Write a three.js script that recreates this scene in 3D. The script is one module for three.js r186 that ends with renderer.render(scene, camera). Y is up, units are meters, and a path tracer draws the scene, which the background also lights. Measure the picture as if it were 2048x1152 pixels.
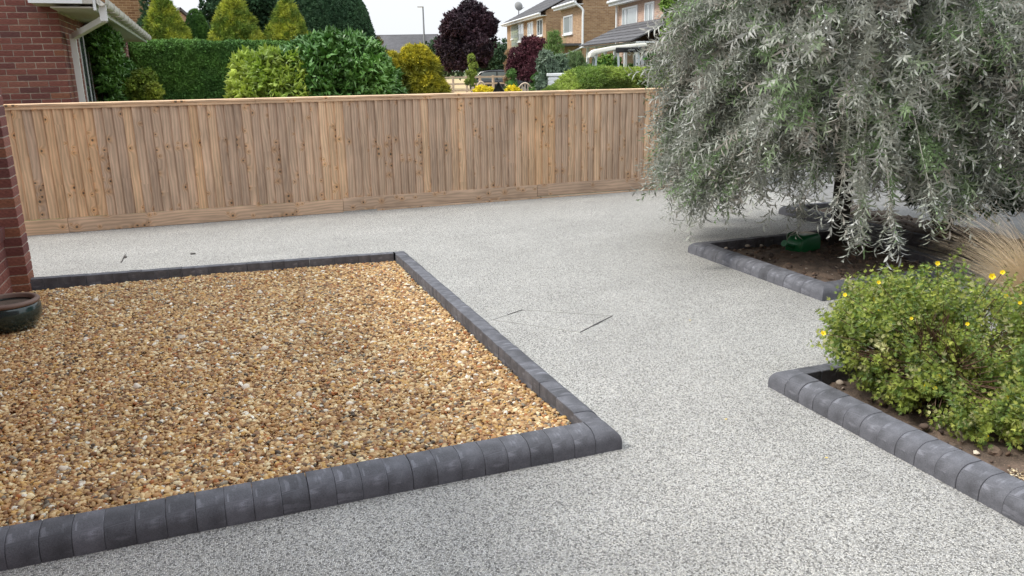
import * as THREE from 'three';
import { mergeGeometries, toCreasedNormals, mergeVertices } from 'three/addons/utils/BufferGeometryUtils.js';
import { RoundedBoxGeometry } from 'three/addons/geometries/RoundedBoxGeometry.js';

// ---------------------------------------------------------------- camera, sky, sun, exposure
const scene = new THREE.Scene();
const CAM_H = 1.6406, PITCH = 0.26627, YAW = 0.36063, ROLL = 0.014667, FPX = 1608.63;
const camera = new THREE.PerspectiveCamera(2 * Math.atan(576 / FPX) * 180 / Math.PI, 16 / 9, 0.05, 900);
camera.position.set(0, CAM_H, 0);
camera.rotation.set(-PITCH, -YAW, -ROLL, 'YXZ');
const renderer = new THREE.WebGLRenderer({ antialias: true });
renderer.toneMapping = THREE.LinearToneMapping;
renderer.toneMappingExposure = 1.45;
renderer.shadowMap.enabled = true;
const SUN = new THREE.Vector3(-0.62, 0.74, -0.10).normalize();
{
  // hazy summer sky: bright milky air, a little bluer away from the sun, a wide soft glow round the veiled sun
  const W = 256, H = 128, d = new Float32Array(W * H * 4), v = new THREE.Vector3();
  for (let j = 0; j < H; j++) for (let i = 0; i < W; i++) {
    const lat = ((j + 0.5) / H - 0.5) * Math.PI, lon = ((i + 0.5) / W - 0.5) * 2 * Math.PI;
    v.set(Math.cos(lat) * Math.cos(lon), Math.sin(lat), Math.cos(lat) * Math.sin(lon));
    const up = Math.max(v.y, 0), c = Math.max(v.dot(SUN), 0);
    const glow = 0.35 * Math.pow(c, 4) + 0.5 * Math.pow(c, 24);
    const b = 0.66 + 0.42 * Math.pow(up, 0.8) + glow, k = (i + j * W) * 4;
    d[k] = b * (0.955 - 0.05 * up); d[k + 1] = b * (0.985 - 0.02 * up); d[k + 2] = b * 1.03; d[k + 3] = 1;
    
  }
  const t = new THREE.DataTexture(d, W, H, THREE.RGBAFormat, THREE.FloatType);
  t.mapping = THREE.EquirectangularReflectionMapping; t.magFilter = t.minFilter = THREE.LinearFilter;
  t.wrapS = THREE.RepeatWrapping; t.needsUpdate = true;
  scene.background = t; scene.environment = t;
}
const sun = new THREE.DirectionalLight(new THREE.Color().setRGB(1, 0.95, 0.86), 2.0);
sun.position.copy(SUN).multiplyScalar(60); sun.castShadow = true; sun.shadow.radius = 26;
sun.shadow.mapSize.set(2048, 2048);
Object.assign(sun.shadow.camera, { left: -45, right: 45, top: 45, bottom: -45, near: 1, far: 160 });
scene.add(sun, sun.target);

// ---------------------------------------------------------------- helpers
function rngOf(a) { return () => { a |= 0; a = a + 0x6D2B79F5 | 0; let t = Math.imul(a ^ a >>> 15, 1 | a); t = t + Math.imul(t ^ t >>> 7, 61 | t) ^ t; return ((t ^ t >>> 14) >>> 0) / 4294967296; }; }
let R = rngOf(7);
const rr = (a, b) => a + (b - a) * R();
const V = (x, y, z) => new THREE.Vector3(x, y, z);
const lerp = (a, b, t) => a + (b - a) * t, clamp = (x, a = 0, b = 1) => Math.min(b, Math.max(a, x));
const smooth = (a, b, x) => { const t = clamp((x - a) / (b - a)); return t * t * (3 - 2 * t); };
function hash(x, y, s = 0) { let h = Math.imul(x, 374761393) + Math.imul(y, 668265263) + Math.imul(s, 1274126177) | 0; h = Math.imul(h ^ h >>> 13, 1274126177); return ((h ^ h >>> 16) >>> 0) / 4294967296; }
function noise(x, y, per = 0, s = 0) {
  const xi = Math.floor(x), yi = Math.floor(y), fx = x - xi, fy = y - yi, u = fx * fx * (3 - 2 * fx), w = fy * fy * (3 - 2 * fy);
  const m = per ? (n) => ((n % per) + per) % per : (n) => n;
  return lerp(lerp(hash(m(xi), m(yi), s), hash(m(xi + 1), m(yi), s), u), lerp(hash(m(xi), m(yi + 1), s), hash(m(xi + 1), m(yi + 1), s), u), w);
}
const fbm = (x, y, per = 0, s = 0, n = 4) => { let a = 0, k = 0.5, f = 1; for (let i = 0; i < n; i++) { a += k * noise(x * f, y * f, per * f, s + i); k *= 0.5; f *= 2; } return a / (1 - k * 2) ; };
// a pixel of the photograph (2048 x 1152) as a direction; its distance always comes from what it touches
const FW = V(Math.sin(YAW) * Math.cos(PITCH), -Math.sin(PITCH), -Math.cos(YAW) * Math.cos(PITCH)), RT = V(Math.cos(YAW), 0, Math.sin(YAW)), UP = RT.clone().cross(FW);
function ray(px, py) { const X = (px - 1024) / FPX, Y = (576 - py) / FPX, c = Math.cos(ROLL), s = Math.sin(ROLL); return FW.clone().addScaledVector(RT, c * X + s * Y).addScaledVector(UP, -s * X + c * Y); }
function at(px, py, dist) { const r = ray(px, py); return r.multiplyScalar(dist / Math.hypot(r.x, r.z)).add(V(0, CAM_H, 0)); }
function gnd(px, py, h = 0) { const r = ray(px, py); return r.multiplyScalar((h - CAM_H) / r.y).add(V(0, CAM_H, 0)); }
function hit(px, py, p, n) { const r = ray(px, py), o = V(0, CAM_H, 0); return o.addScaledVector(r, p.clone().sub(o).dot(n) / r.dot(n)); }

const col = (r, g, b) => new THREE.Color().setRGB(r, g, b);
const srgb = (r, g, b) => new THREE.Color().setRGB(r / 255, g / 255, b / 255, THREE.SRGBColorSpace);
function tex(w, h, fn, srgbMap = true) {
  const d = new Uint8Array(w * h * 4);
  for (let j = 0; j < h; j++) for (let i = 0; i < w; i++) { const c = fn(i, j), k = (i + j * w) * 4; for (let q = 0; q < 3; q++) d[k + q] = clamp(c[q]) * 255; d[k + 3] = 255; }
  const t = new THREE.DataTexture(d, w, h); t.wrapS = t.wrapT = THREE.RepeatWrapping; t.magFilter = THREE.LinearFilter; t.minFilter = THREE.LinearMipmapLinearFilter; t.generateMipmaps = true;
  if (srgbMap) t.colorSpace = THREE.SRGBColorSpace;
  t.needsUpdate = true; return t;
}
const std = (color, roughness = 0.85, o = {}) => new THREE.MeshStandardMaterial({ color, roughness, ...o });
const taken = new Map();
function numbered(n) { const k = taken.get(n) || 0; taken.set(n, k + 1); return k ? n + '_' + String(k).padStart(3, '0') : n; }
function mesh(name, geo, m, parent) { const o = new THREE.Mesh(geo, m); o.name = name; o.castShadow = o.receiveShadow = true; parent.add(o); return o; }
function thing(name, label, category, pos = V(0, 0, 0), turn = 0, group) {
  const o = new THREE.Group(); o.name = numbered(name); o.position.copy(pos); o.rotation.y = turn; o.userData = { label, category }; if (group) o.userData.group = group; scene.add(o); return o;
}
function struct(name, geo, m, label) { const o = mesh(numbered(name), geo, m, scene); o.userData = { kind: 'structure', label }; return o; }
const box = (w, h, d, x = 0, y = 0, z = 0) => new THREE.BoxGeometry(w, h, d).translate(x, y, z);
// a box given by its corners
const boxc = (x0, x1, y0, y1, z0, z1) => box(Math.abs(x1 - x0), Math.abs(y1 - y0), Math.abs(z1 - z0), (x0 + x1) / 2, (y0 + y1) / 2, (z0 + z1) / 2);
const rbox = (w, h, d, r, x = 0, y = 0, z = 0) => new RoundedBoxGeometry(w, h, d, 1, r).translate(x, y, z);
const merge = (a) => mergeGeometries(a.map((g) => { const q = g.index ? g.toNonIndexed() : g; for (const k of Object.keys(q.attributes)) if (!['position', 'normal', 'uv'].includes(k)) q.deleteAttribute(k); if (!q.attributes.uv) q.setAttribute('uv', new THREE.BufferAttribute(new Float32Array(q.attributes.position.count * 2), 2)); return q; }));
function tube(pts, r0, r1, sides = 6, seg = 8) {
  const c = new THREE.CatmullRomCurve3(pts), g = new THREE.TubeGeometry(c, seg, 1, sides, false), p = g.attributes.position, q = V(0, 0, 0);
  for (let i = 0; i <= seg; i++) { const o = c.getPointAt(i / seg), r = lerp(r0, r1, i / seg); for (let j = 0; j <= sides; j++) { const k = i * (sides + 1) + j; q.fromBufferAttribute(p, k).sub(o).multiplyScalar(r).add(o); p.setXYZ(k, q.x, q.y, q.z); } }
  return g;
}
function bar(a, b, w, h) { const L = a.distanceTo(b), g = new THREE.BoxGeometry(w, h, L); g.lookAt(b.clone().sub(a)); return g.translate((a.x + b.x) / 2, (a.y + b.y) / 2, (a.z + b.z) / 2); }
// uv in metres from position: planes 'xz', 'xy', 'zy'
function uvm(g, u, v, s = 1) { const p = g.attributes.position, a = new Float32Array(p.count * 2), ix = { x: 0, y: 1, z: 2 }; for (let i = 0; i < p.count; i++) { a[2 * i] = p.array[3 * i + ix[u]] * s; a[2 * i + 1] = p.array[3 * i + ix[v]] * s; } g.setAttribute('uv', new THREE.BufferAttribute(a, 2)); return g; }
// box-projected uv in metres
function uvbox(g0, s = 1) { const g = g0.index ? g0.toNonIndexed() : g0, p = g.attributes.position.array, n = g.attributes.normal.array, a = new Float32Array(p.length / 3 * 2); for (let i = 0; i < p.length / 3; i++) { const x = Math.abs(n[3 * i]), y = Math.abs(n[3 * i + 1]), z = Math.abs(n[3 * i + 2]); const [u, v] = y > x && y > z ? [0, 2] : x > z ? [2, 1] : [0, 1]; a[2 * i] = p[3 * i + u] * s; a[2 * i + 1] = p[3 * i + v] * s; } g.setAttribute('uv', new THREE.BufferAttribute(a, 2)); return g; }

// ---------------------------------------------------------------- textures and materials
// resin-bound gravel: small rounded chips, white, grey and dark, 2.4 m a tile
const RES = 2048, RCELL = 420;
const chipTone = (cx, cy) => { const h = hash(cx, cy, 5), k = hash(cx, cy, 9); return h < 0.14 ? 0.36 + 0.16 * k : h < 0.45 ? 0.60 + 0.13 * k : 0.76 + 0.19 * k; };
const resinBump = new Uint8Array(RES * RES);
const resinMap = tex(RES, RES, (i, j) => {
  const x = i / RES * RCELL, y = j / RES * RCELL, xi = Math.floor(x), yi = Math.floor(y);
  let d1 = 9, d2 = 9, bx = 0, by = 0;
  for (let a = -1; a <= 1; a++) for (let b = -1; b <= 1; b++) {
    const cx = (xi + a + RCELL) % RCELL, cy = (yi + b + RCELL) % RCELL;
    const dx = xi + a + 0.15 + 0.7 * hash(cx, cy, 1) - x, dy = yi + b + 0.15 + 0.7 * hash(cx, cy, 2) - y, d = dx * dx + dy * dy;
    if (d < d1) { d2 = d1; d1 = d; bx = cx; by = cy; } else if (d < d2) d2 = d;
  }
  const e = smooth(0.0, 0.32, Math.sqrt(d2) - Math.sqrt(d1)), t = chipTone(bx, by), w = hash(bx, by, 3);
  resinBump[i + j * RES] = 255 * e * (0.55 + 0.45 * hash(bx, by, 4));
  const v = lerp(0.41, t, e) * (0.95 + 0.10 * fbm(i / 256, j / 256, 8, 3, 3));
  return [v * (1 + 0.02 * w), v * (1 + 0.008 * w), v * (1 - 0.025 * w)];
});
const grayTex = (n, arr) => tex(n, n, (i, j) => { const v = arr[i + j * n] / 255; return [v, v, v]; }, false);
const M = {};
M.resin = std(col(0.92, 0.915, 0.905), 0.75, { map: resinMap, bumpMap: grayTex(RES, resinBump), bumpScale: 0.0022 });
// sawn softwood: 0.8 m x 1.6 m, grain along v, knots with rings bending round them
const WN = 1024, knots = [];
for (let i = 0; i < 34; i++) knots.push([R(), R(), rr(0.005, 0.014), R()]);
const woodMap = tex(WN, WN, (i, j) => {
  const u = i / WN, v = j / WN; let bend = 0, dark = 0, warm = 0;
  for (const [ku, kv, kr, kk] of knots) {
    let dx = Math.abs(u - ku); dx = Math.min(dx, 1 - dx) * 0.8; let dy = Math.abs(v - kv); dy = Math.min(dy, 1 - dy) * 1.6;
    if (dx > 0.09 || dy > 0.16) continue;
    const q = dx * dx / (kr * kr) + dy * dy / (kr * kr * (0.5 + kk)); bend += 0.9 * Math.exp(-q / 9);
    const hard = kk > 0.55 ? 0.95 : 0.4; dark = Math.max(dark, hard * (1 - smooth(0.4, 1.3, q))); warm = Math.max(warm, Math.exp(-q / 6));
  }
  const ring = 0.5 + 0.5 * Math.sin(6.283 * (u * 22 + bend * 1.6 + 1.8 * fbm(u * 8, v * 4, 8, 11, 3)));
  const fine = noise(u * 260, v * 14, 0, 21), blot = fbm(u * 6, v * 5, 0, 31, 4);
  let k = 0.80 + 0.10 * ring + 0.07 * (fine - 0.5) + 0.24 * (blot - 0.5);
  k *= 1 - 0.5 * dark; const w = 0.16 * warm * (1 - dark);
  return [k * (1 - 0.02 * dark), k * (0.885 - w * 0.5), k * (0.775 - w)];
});
const woodTints = [[1.0, 0.91, 0.78], [0.94, 0.87, 0.78], [0.90, 0.85, 0.80], [0.82, 0.79, 0.77], [1.06, 0.98, 0.86], [0.74, 0.71, 0.70], [0.98, 0.86, 0.70]];
const woods = woodTints.map(([r, g, b]) => std(col(r * 0.92, g * 0.90, b * 0.885), 0.82, { map: woodMap }));
// concrete kerb skin: charcoal with pale scuffs and pores
const kerbMap = tex(512, 512, (i, j) => {
  const a = fbm(i / 64, j / 64, 8, 1, 5), b = noise(i / 3, j / 3, 0, 8), s = smooth(0.60, 0.78, fbm(i / 128, j / 26, 0, 44, 4)), pore = hash(i >> 1, j >> 1, 6) > 0.985 ? 0.66 : 1;
  const v = (0.385 + 0.13 * (a - 0.5) + 0.07 * (b - 0.5) + 0.10 * s) * pore; return [v * 0.985, v * 0.995, v * 1.06];
});
const kerbMats = [0.88, 1.0, 1.13, 0.8].map((k) => std(col(k, k, k), 0.82, { map: kerbMap, bumpMap: kerbMap, bumpScale: 0.0022 }));
// brick skin: fired clay, dusty blotches
const clayMap = tex(256, 256, (i, j) => { const a = fbm(i / 32, j / 32, 8, 2, 4), b = noise(i / 2.2, j / 2.2, 0, 4), v = 0.80 + 0.30 * (a - 0.5) + 0.14 * (b - 0.5); return [v, v * (0.98 + 0.04 * a), v]; });
const clay = (list) => list.map(([r, g, b]) => std(srgb(r, g, b), 0.9, { map: clayMap, bumpMap: clayMap, bumpScale: 0.002 }));
const redBricks = clay([[164, 102, 92], [154, 94, 86], [174, 114, 100], [142, 88, 84], [176, 116, 92], [132, 86, 84]]);
const buffBricks = clay([[196, 150, 106], [184, 138, 98], [206, 164, 120], [172, 126, 90]]);
M.mortar = std(srgb(226, 210, 196), 0.95, { map: clayMap });
// brickwork too far off to tell the bricks apart
function farBrick(c0, c1, mort) {
  const W = 256, H = 256; // 2.25 m x 2.25 m : 10 x 30 bricks
  return tex(W, H, (i, j) => {
    const row = Math.floor(j / H * 30), f = (j / H * 30) % 1, x = i / W * 10 + (row & 1) * 0.5, bx = Math.floor(x) % 10, fx = x % 1;
    const joint = f < 0.13 || fx < 0.05, h = hash(bx, row, 3), g = 0.92 + 0.16 * hash(i, j, 7);
    return joint ? mort.map((v) => v / 255 * g) : c0.map((v, q) => lerp(v, c1[q], h) / 255 * g);
  });
}
const farMat = (a, b, m) => { const t = farBrick(a, b, m); t.repeat.set(1 / 2.25, 1 / 2.25); return std(col(1, 1, 1), 0.92, { map: t }); };
M.buffFar = farMat([178, 146, 112], [148, 116, 88], [188, 170, 148]);
M.pinkFar = farMat([196, 166, 146], [172, 138, 122], [206, 192, 178]);
M.redFar = farMat([140, 84, 78], [118, 74, 72], [190, 170, 156]);
M.white = std(srgb(236, 238, 240), 0.45);
M.upvc = std(srgb(228, 230, 232), 0.38);
M.soffit = std(srgb(196, 192, 184), 0.7);
M.pane = new THREE.MeshPhysicalMaterial({ color: col(0.16, 0.19, 0.20), roughness: 0.06, clearcoat: 1, clearcoatRoughness: 0.03 });
M.curtain = new THREE.MeshPhysicalMaterial({ color: col(0.38, 0.42, 0.42), roughness: 0.3, clearcoat: 1, clearcoatRoughness: 0.03 });
const tileMap = tex(256, 256, (i, j) => { const v = 0.42 + 0.16 * (fbm(i / 40, j / 40, 0, 3, 4) - 0.5) + 0.10 * (noise(i / 3, j / 3, 0, 5) - 0.5); return [v, v * 0.99, v * 1.01]; });
M.tile = std(col(0.8, 0.8, 0.82), 0.85, { map: tileMap }); M.tile2 = std(col(0.62, 0.62, 0.64), 0.85, { map: tileMap });
M.soilMap = tex(512, 512, (i, j) => { const a = fbm(i / 50, j / 50, 0, 7, 5), b = noise(i / 2.5, j / 2.5, 0, 2), s = hash(i >> 1, j >> 1, 12) > 0.993 ? 0.22 : 0; const v = 0.30 + 0.20 * (a - 0.5) + 0.10 * (b - 0.5) + s; return [v * 1.1, v * 0.95, v * 0.84]; });
M.soil = std(col(1.3, 1.25, 1.2), 0.98, { map: M.soilMap, bumpMap: M.soilMap, bumpScale: 0.01 });
M.bark = std(col(0.055, 0.048, 0.042), 0.95); M.twig = std(col(0.33, 0.32, 0.28), 0.95); M.stem = std(col(0.13, 0.07, 0.045), 0.95); M.darkmetal = std(col(0.03, 0.03, 0.032), 0.5);
const leafMat = (o = {}) => new THREE.MeshPhysicalMaterial({ color: 0xffffff, roughness: 0.75, side: THREE.DoubleSide, ...o });
M.leaf = leafMat(); M.leafGloss = leafMat({ roughness: 0.42 }); M.leafThin = leafMat({ roughness: 0.9, transmission: 0.35, thickness: 0 });

// ---------------------------------------------------------------- ground, driveway, street
const flat = (x0, x1, z0, z1, y, s = 1) => uvm(new THREE.PlaneGeometry(x1 - x0, z1 - z0).rotateX(-Math.PI / 2).translate((x0 + x1) / 2, y, (z0 + z1) / 2), 'x', 'z', s);
const grassMap = tex(512, 512, (i, j) => { const a = fbm(i / 60, j / 60, 0, 3, 5), b = noise(i / 2, j / 4, 0, 6); const v = 0.36 + 0.2 * (a - 0.5) + 0.16 * (b - 0.5); return [v * 0.95, v * 1.05, v * 0.55]; });
const dryMap = tex(512, 512, (i, j) => { const a = fbm(i / 60, j / 60, 0, 13, 5), b = noise(i / 2, j / 4, 0, 16); const v = 0.72 + 0.2 * (a - 0.5) + 0.12 * (b - 0.5); return [v, v * 0.88, v * 0.66]; });
const tarMap = tex(512, 512, (i, j) => { const a = fbm(i / 90, j / 90, 0, 23, 4), b = noise(i / 1.7, j / 1.7, 0, 26); const v = 0.36 + 0.08 * (a - 0.5) + 0.14 * (b - 0.5); return [v, v, v * 1.01]; });
M.grass = std(col(1, 1, 1), 0.95, { map: grassMap }); M.dry = std(col(1, 1, 1), 0.95, { map: dryMap }); M.tar = std(col(1, 1, 1), 0.9, { map: tarMap }); M.path = std(col(1.9, 1.88, 1.82), 0.9, { map: tarMap });
struct('ground', flat(-300, 300, -600, 120, -0.012, 0.5), M.grass, 'green garden and verge ground reaching to the horizon');
struct('driveway', flat(-4, 7.05, -9.78, 5, 0, 1 / 2.4), M.resin, 'pale grey resin bound gravel driveway');
struct('pavement', flat(7.19, 9.2, -60, 10, 0.0, 0.5), M.path, 'light grey pavement beyond the driveway edge');
struct('road', flat(9.33, 13.0, -60, 10, -0.006, 0.5), M.tar, 'grey tarmac road running past the garden');
struct('field', flat(-5, 60, -140, -47.4, 0.0, 0.25), M.dry, 'dry straw coloured field beyond the rail fence');
{ // edging of the driveway along the pavement and the road's kerb
  const e = thing('edging_kerb', 'flat grey concrete edging between driveway and pavement', 'kerb');
  for (let k = 0; k < 13; k++) mesh('edging_block', rbox(0.12, 0.12, 0.9, 0.008, 7.125, -0.045, -9.3 + k * 0.905), M.path, e);
  const r = thing('road_kerb', 'pale concrete kerb between pavement and road', 'kerb');
  for (let k = 0; k < 26; k++) mesh('kerb_stone', rbox(0.12, 0.14, 0.9, 0.015, 9.265, 0.0, -18 + k * 0.905), M.path, r);
}

// ---------------------------------------------------------------- charcoal kerbs
const KW = 0.13, KH = 0.1;
const kprof = [[0, -0.06], [0, 0.036]]; for (let i = 1; i <= 7; i++) { const t = i / 7 * Math.PI / 2; kprof.push([0.07 * (1 - Math.cos(t)), 0.036 + 0.064 * Math.sin(t)]); } kprof.push([KW - 0.003, KH], [KW, KH - 0.003], [KW, -0.06]);
const kshape = new THREE.Shape(kprof.map(([a, b]) => new THREE.Vector2(a, b)));
const kgeos = [0, 1, 2, 3, 4, 5].map((k) => { let g = new THREE.ExtrudeGeometry(kshape, { depth: 0.0964, bevelEnabled: true, bevelThickness: 0.0019, bevelSize: 0.0019, bevelOffset: -0.0019, bevelSegments: 1 }).translate(0, 0, -0.0482); g = toCreasedNormals(g, 0.6); uvbox(g, 2.3); const u = g.attributes.uv; for (let i = 0; i < u.count; i++) u.setXY(i, u.getX(i) + k * 0.37, u.getY(i) + k * 0.61); return g; });
const kcorner = (() => { // mitred outside corner, legs along +x and +z, rounded face outwards
  const S = [(d) => [KW - 0.001, d], (d) => [d, d], (d) => [d, KW - 0.001]], pos = [];
  for (let s = 0; s < 2; s++) for (let i = 0; i + 1 < kprof.length; i++) {
    const P = (f, q) => { const [x, z] = f(Math.min(q[0], KW - 0.001)); return [x, q[1], z]; };
    const a = P(S[s], kprof[i]), b = P(S[s + 1], kprof[i]), c = P(S[s + 1], kprof[i + 1]), d = P(S[s], kprof[i + 1]);
    pos.push(...a, ...b, ...c, ...a, ...c, ...d);
  }
  let g = new THREE.BufferGeometry(); g.setAttribute('position', new THREE.Float32BufferAttribute(pos, 3)); g.computeVertexNormals(); g = toCreasedNormals(mergeVertices(g), 0.55); return uvbox(g, 2.3);
})();
kerbMats.forEach((m) => { m.side = THREE.DoubleSide; });
function basis(o, x, y, z) { o.quaternion.setFromRotationMatrix(new THREE.Matrix4().makeBasis(x, y, z)); }
function kerbRun(parent, x0, z0, x1, z1, side) { // side = +1: inward lies to the left of the run seen from above
  const a = V(x0, 0, z0), b = V(x1, 0, z1), L = a.distanceTo(b), n = Math.max(1, Math.round(L / 0.1015)), dir = b.clone().sub(a).normalize(), inw = V(dir.z, 0, -dir.x).multiplyScalar(side), y = V(0, 1, 0);
  for (let i = 0; i < n; i++) {
    const m = mesh('kerb_block', kgeos[Math.floor(R() * 6)], kerbMats[R() < 0.55 ? 1 : Math.floor(R() * 4)], parent);
    m.position.copy(a).addScaledVector(dir, (i + 0.5) * L / n).addScaledVector(inw, rr(-0.0018, 0.0018)); m.position.y = rr(-0.0016, 0.0016); m.scale.z = L / n / 0.1012;
    const q = inw.clone().addScaledVector(dir, rr(-0.012, 0.012)).normalize(); basis(m, q, y, q.clone().cross(y));
  }
}
function kerbCorner(parent, x, z, sx, sz) { const m = mesh('kerb_corner', kcorner, kerbMats[1], parent); m.position.set(x, 0, z); m.scale.set(sx, 1, sz); }
{
  const k = thing('gravel_bed_kerb', 'charcoal block kerb edging the golden gravel bed', 'kerb', V(0, 0, 0), 0, 'charcoal kerb edgings');
  kerbRun(k, -1.50, -2.885, 1.47, -2.885, 1); kerbCorner(k, 1.60, -2.885, -1, -1);
  kerbRun(k, 1.60, -3.015, 1.60, -6.77, 1); kerbCorner(k, 1.60, -6.90, -1, 1);
  kerbRun(k, 1.47, -6.905, -1.375, -7.185, 1);
  const t = thing('tree_bed_kerb', 'charcoal block kerb round the soil bed of the silver tree', 'kerb', V(0, 0, 0), 0, 'charcoal kerb edgings');
  kerbCorner(t, 4.03, -4.39, 1, -1); kerbRun(t, 4.16, -4.39, 5.39, -4.39, 1); kerbCorner(t, 5.52, -4.39, -1, -1);
  kerbRun(t, 5.545, -4.52, 5.80, -6.0, 1); kerbCorner(t, 5.82, -6.13, -1, 1); kerbRun(t, 5.69, -6.13, 4.16, -6.13, 1); kerbCorner(t, 4.03, -6.13, 1, 1); kerbRun(t, 4.03, -6.0, 4.03, -4.52, 1);
  const s = thing('shrub_bed_kerb', 'charcoal block kerb in front of the yellow flowered bush', 'kerb', V(0, 0, 0), 0, 'charcoal kerb edgings');
  kerbCorner(s, 2.655, -3.23, 1, 1); kerbRun(s, 5.2, -3.23, 2.785, -3.23, 1); kerbRun(s, 2.655, -3.10, 2.655, 0.6, 1);
  const b = thing('boundary_bed_kerb', 'charcoal block kerb of the bed behind the silver tree', 'kerb', V(0, 0, 0), 0, 'charcoal kerb edgings');
  kerbCorner(b, 6.05, -7.4, 1, 1); kerbRun(b, 7.0, -7.4, 6.18, -7.4, 1); kerbRun(b, 6.05, -7.27, 6.05, -3.4, 1);
}
// soil in the beds
function soilBed(name, x0, x1, z0, z1, h, amp, label, seed, m = M.soil) {
  const nx = Math.ceil((x1 - x0) / 0.03), nz = Math.ceil((z1 - z0) / 0.03), g = new THREE.PlaneGeometry(x1 - x0, z1 - z0, nx, nz).rotateX(-Math.PI / 2).translate((x0 + x1) / 2, 0, (z0 + z1) / 2), p = g.attributes.position;
  for (let i = 0; i < p.count; i++) { const x = p.getX(i), z = p.getZ(i), e = Math.min(x - x0, x1 - x, z - z0, z1 - z); p.setY(i, Math.max(0.006, h + amp * (fbm(x * 4, z * 4, 0, seed, 4) - 0.5) + 0.5 * amp * (noise(x * 26, z * 26, 0, seed + 5) - 0.5) + 0.02 * smooth(0, 0.5, e))); }
  g.computeVertexNormals(); uvm(g, 'x', 'z', 1.3); return struct(name, g, m, label);
}
soilBed('soil', 4.15, 5.74, -6.02, -4.5, 0.018, 0.05, 'dark brown bare soil under the silver tree', 3);
soilBed('soil', 2.78, 5.2, -3.11, 0.6, 0.02, 0.06, 'dusty brown soil of the shrub bed', 9);
soilBed('soil', 6.17, 7.04, -7.28, -3.4, 0.04, 0.05, 'dark soil of the bed along the pavement', 15);
// rough stones: a few shapes shared by gravel, clods and rubble
function stoneGeo(seed, detail = 1, flatY = 0.62, amp = 0.28) {
  const g = mergeVertices(new THREE.IcosahedronGeometry(1, detail).deleteAttribute('uv').deleteAttribute('normal')), p = g.attributes.position, q = V(0, 0, 0), r = rngOf(seed);
  const ax = [0, 1, 2, 3, 4].map(() => [V(r() - 0.5, r() - 0.5, r() - 0.5).normalize(), 0.6 + 0.3 * r()]);
  for (let i = 0; i < p.count; i++) { q.fromBufferAttribute(p, i); for (const [n, d] of ax) { const k = q.dot(n); if (k > d) q.addScaledVector(n, (d - k) * 0.8); } q.multiplyScalar(1 + amp * (hash(i, seed, 4) - 0.5)); q.y *= flatY; q.z *= 0.76; p.setXYZ(i, q.x, q.y, q.z); }
  g.computeVertexNormals(); return detail ? g : toCreasedNormals(g, 0.3);
}
function scatter(name, geo, m, parent, list, kind = 'stuff') { // list of [matrix, color]
  const o = new THREE.InstancedMesh(geo, m, list.length); o.name = name; o.castShadow = o.receiveShadow = true;
  list.forEach(([mx, c], i) => { o.setMatrixAt(i, mx); o.setColorAt(i, c); }); if (kind) o.userData.kind = kind; parent.add(o); return o;
}
const _q = new THREE.Quaternion(), _e = new THREE.Euler(), _m = new THREE.Matrix4();
const mtx = (p, rx, ry, rz, sx, sy = sx, sz = sx) => new THREE.Matrix4().compose(p, _q.setFromEuler(_e.set(rx, ry, rz, 'YXZ')), V(sx, sy, sz));
const pick = (pal) => { let t = R() * pal.reduce((a, b) => a + b[1], 0); for (const [c, w] of pal) { t -= w; if (t <= 0) return c; } return pal[0][0]; };
const vary = (c, k = 0.15) => c.clone().multiplyScalar(1 + rr(-k, k));
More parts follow.
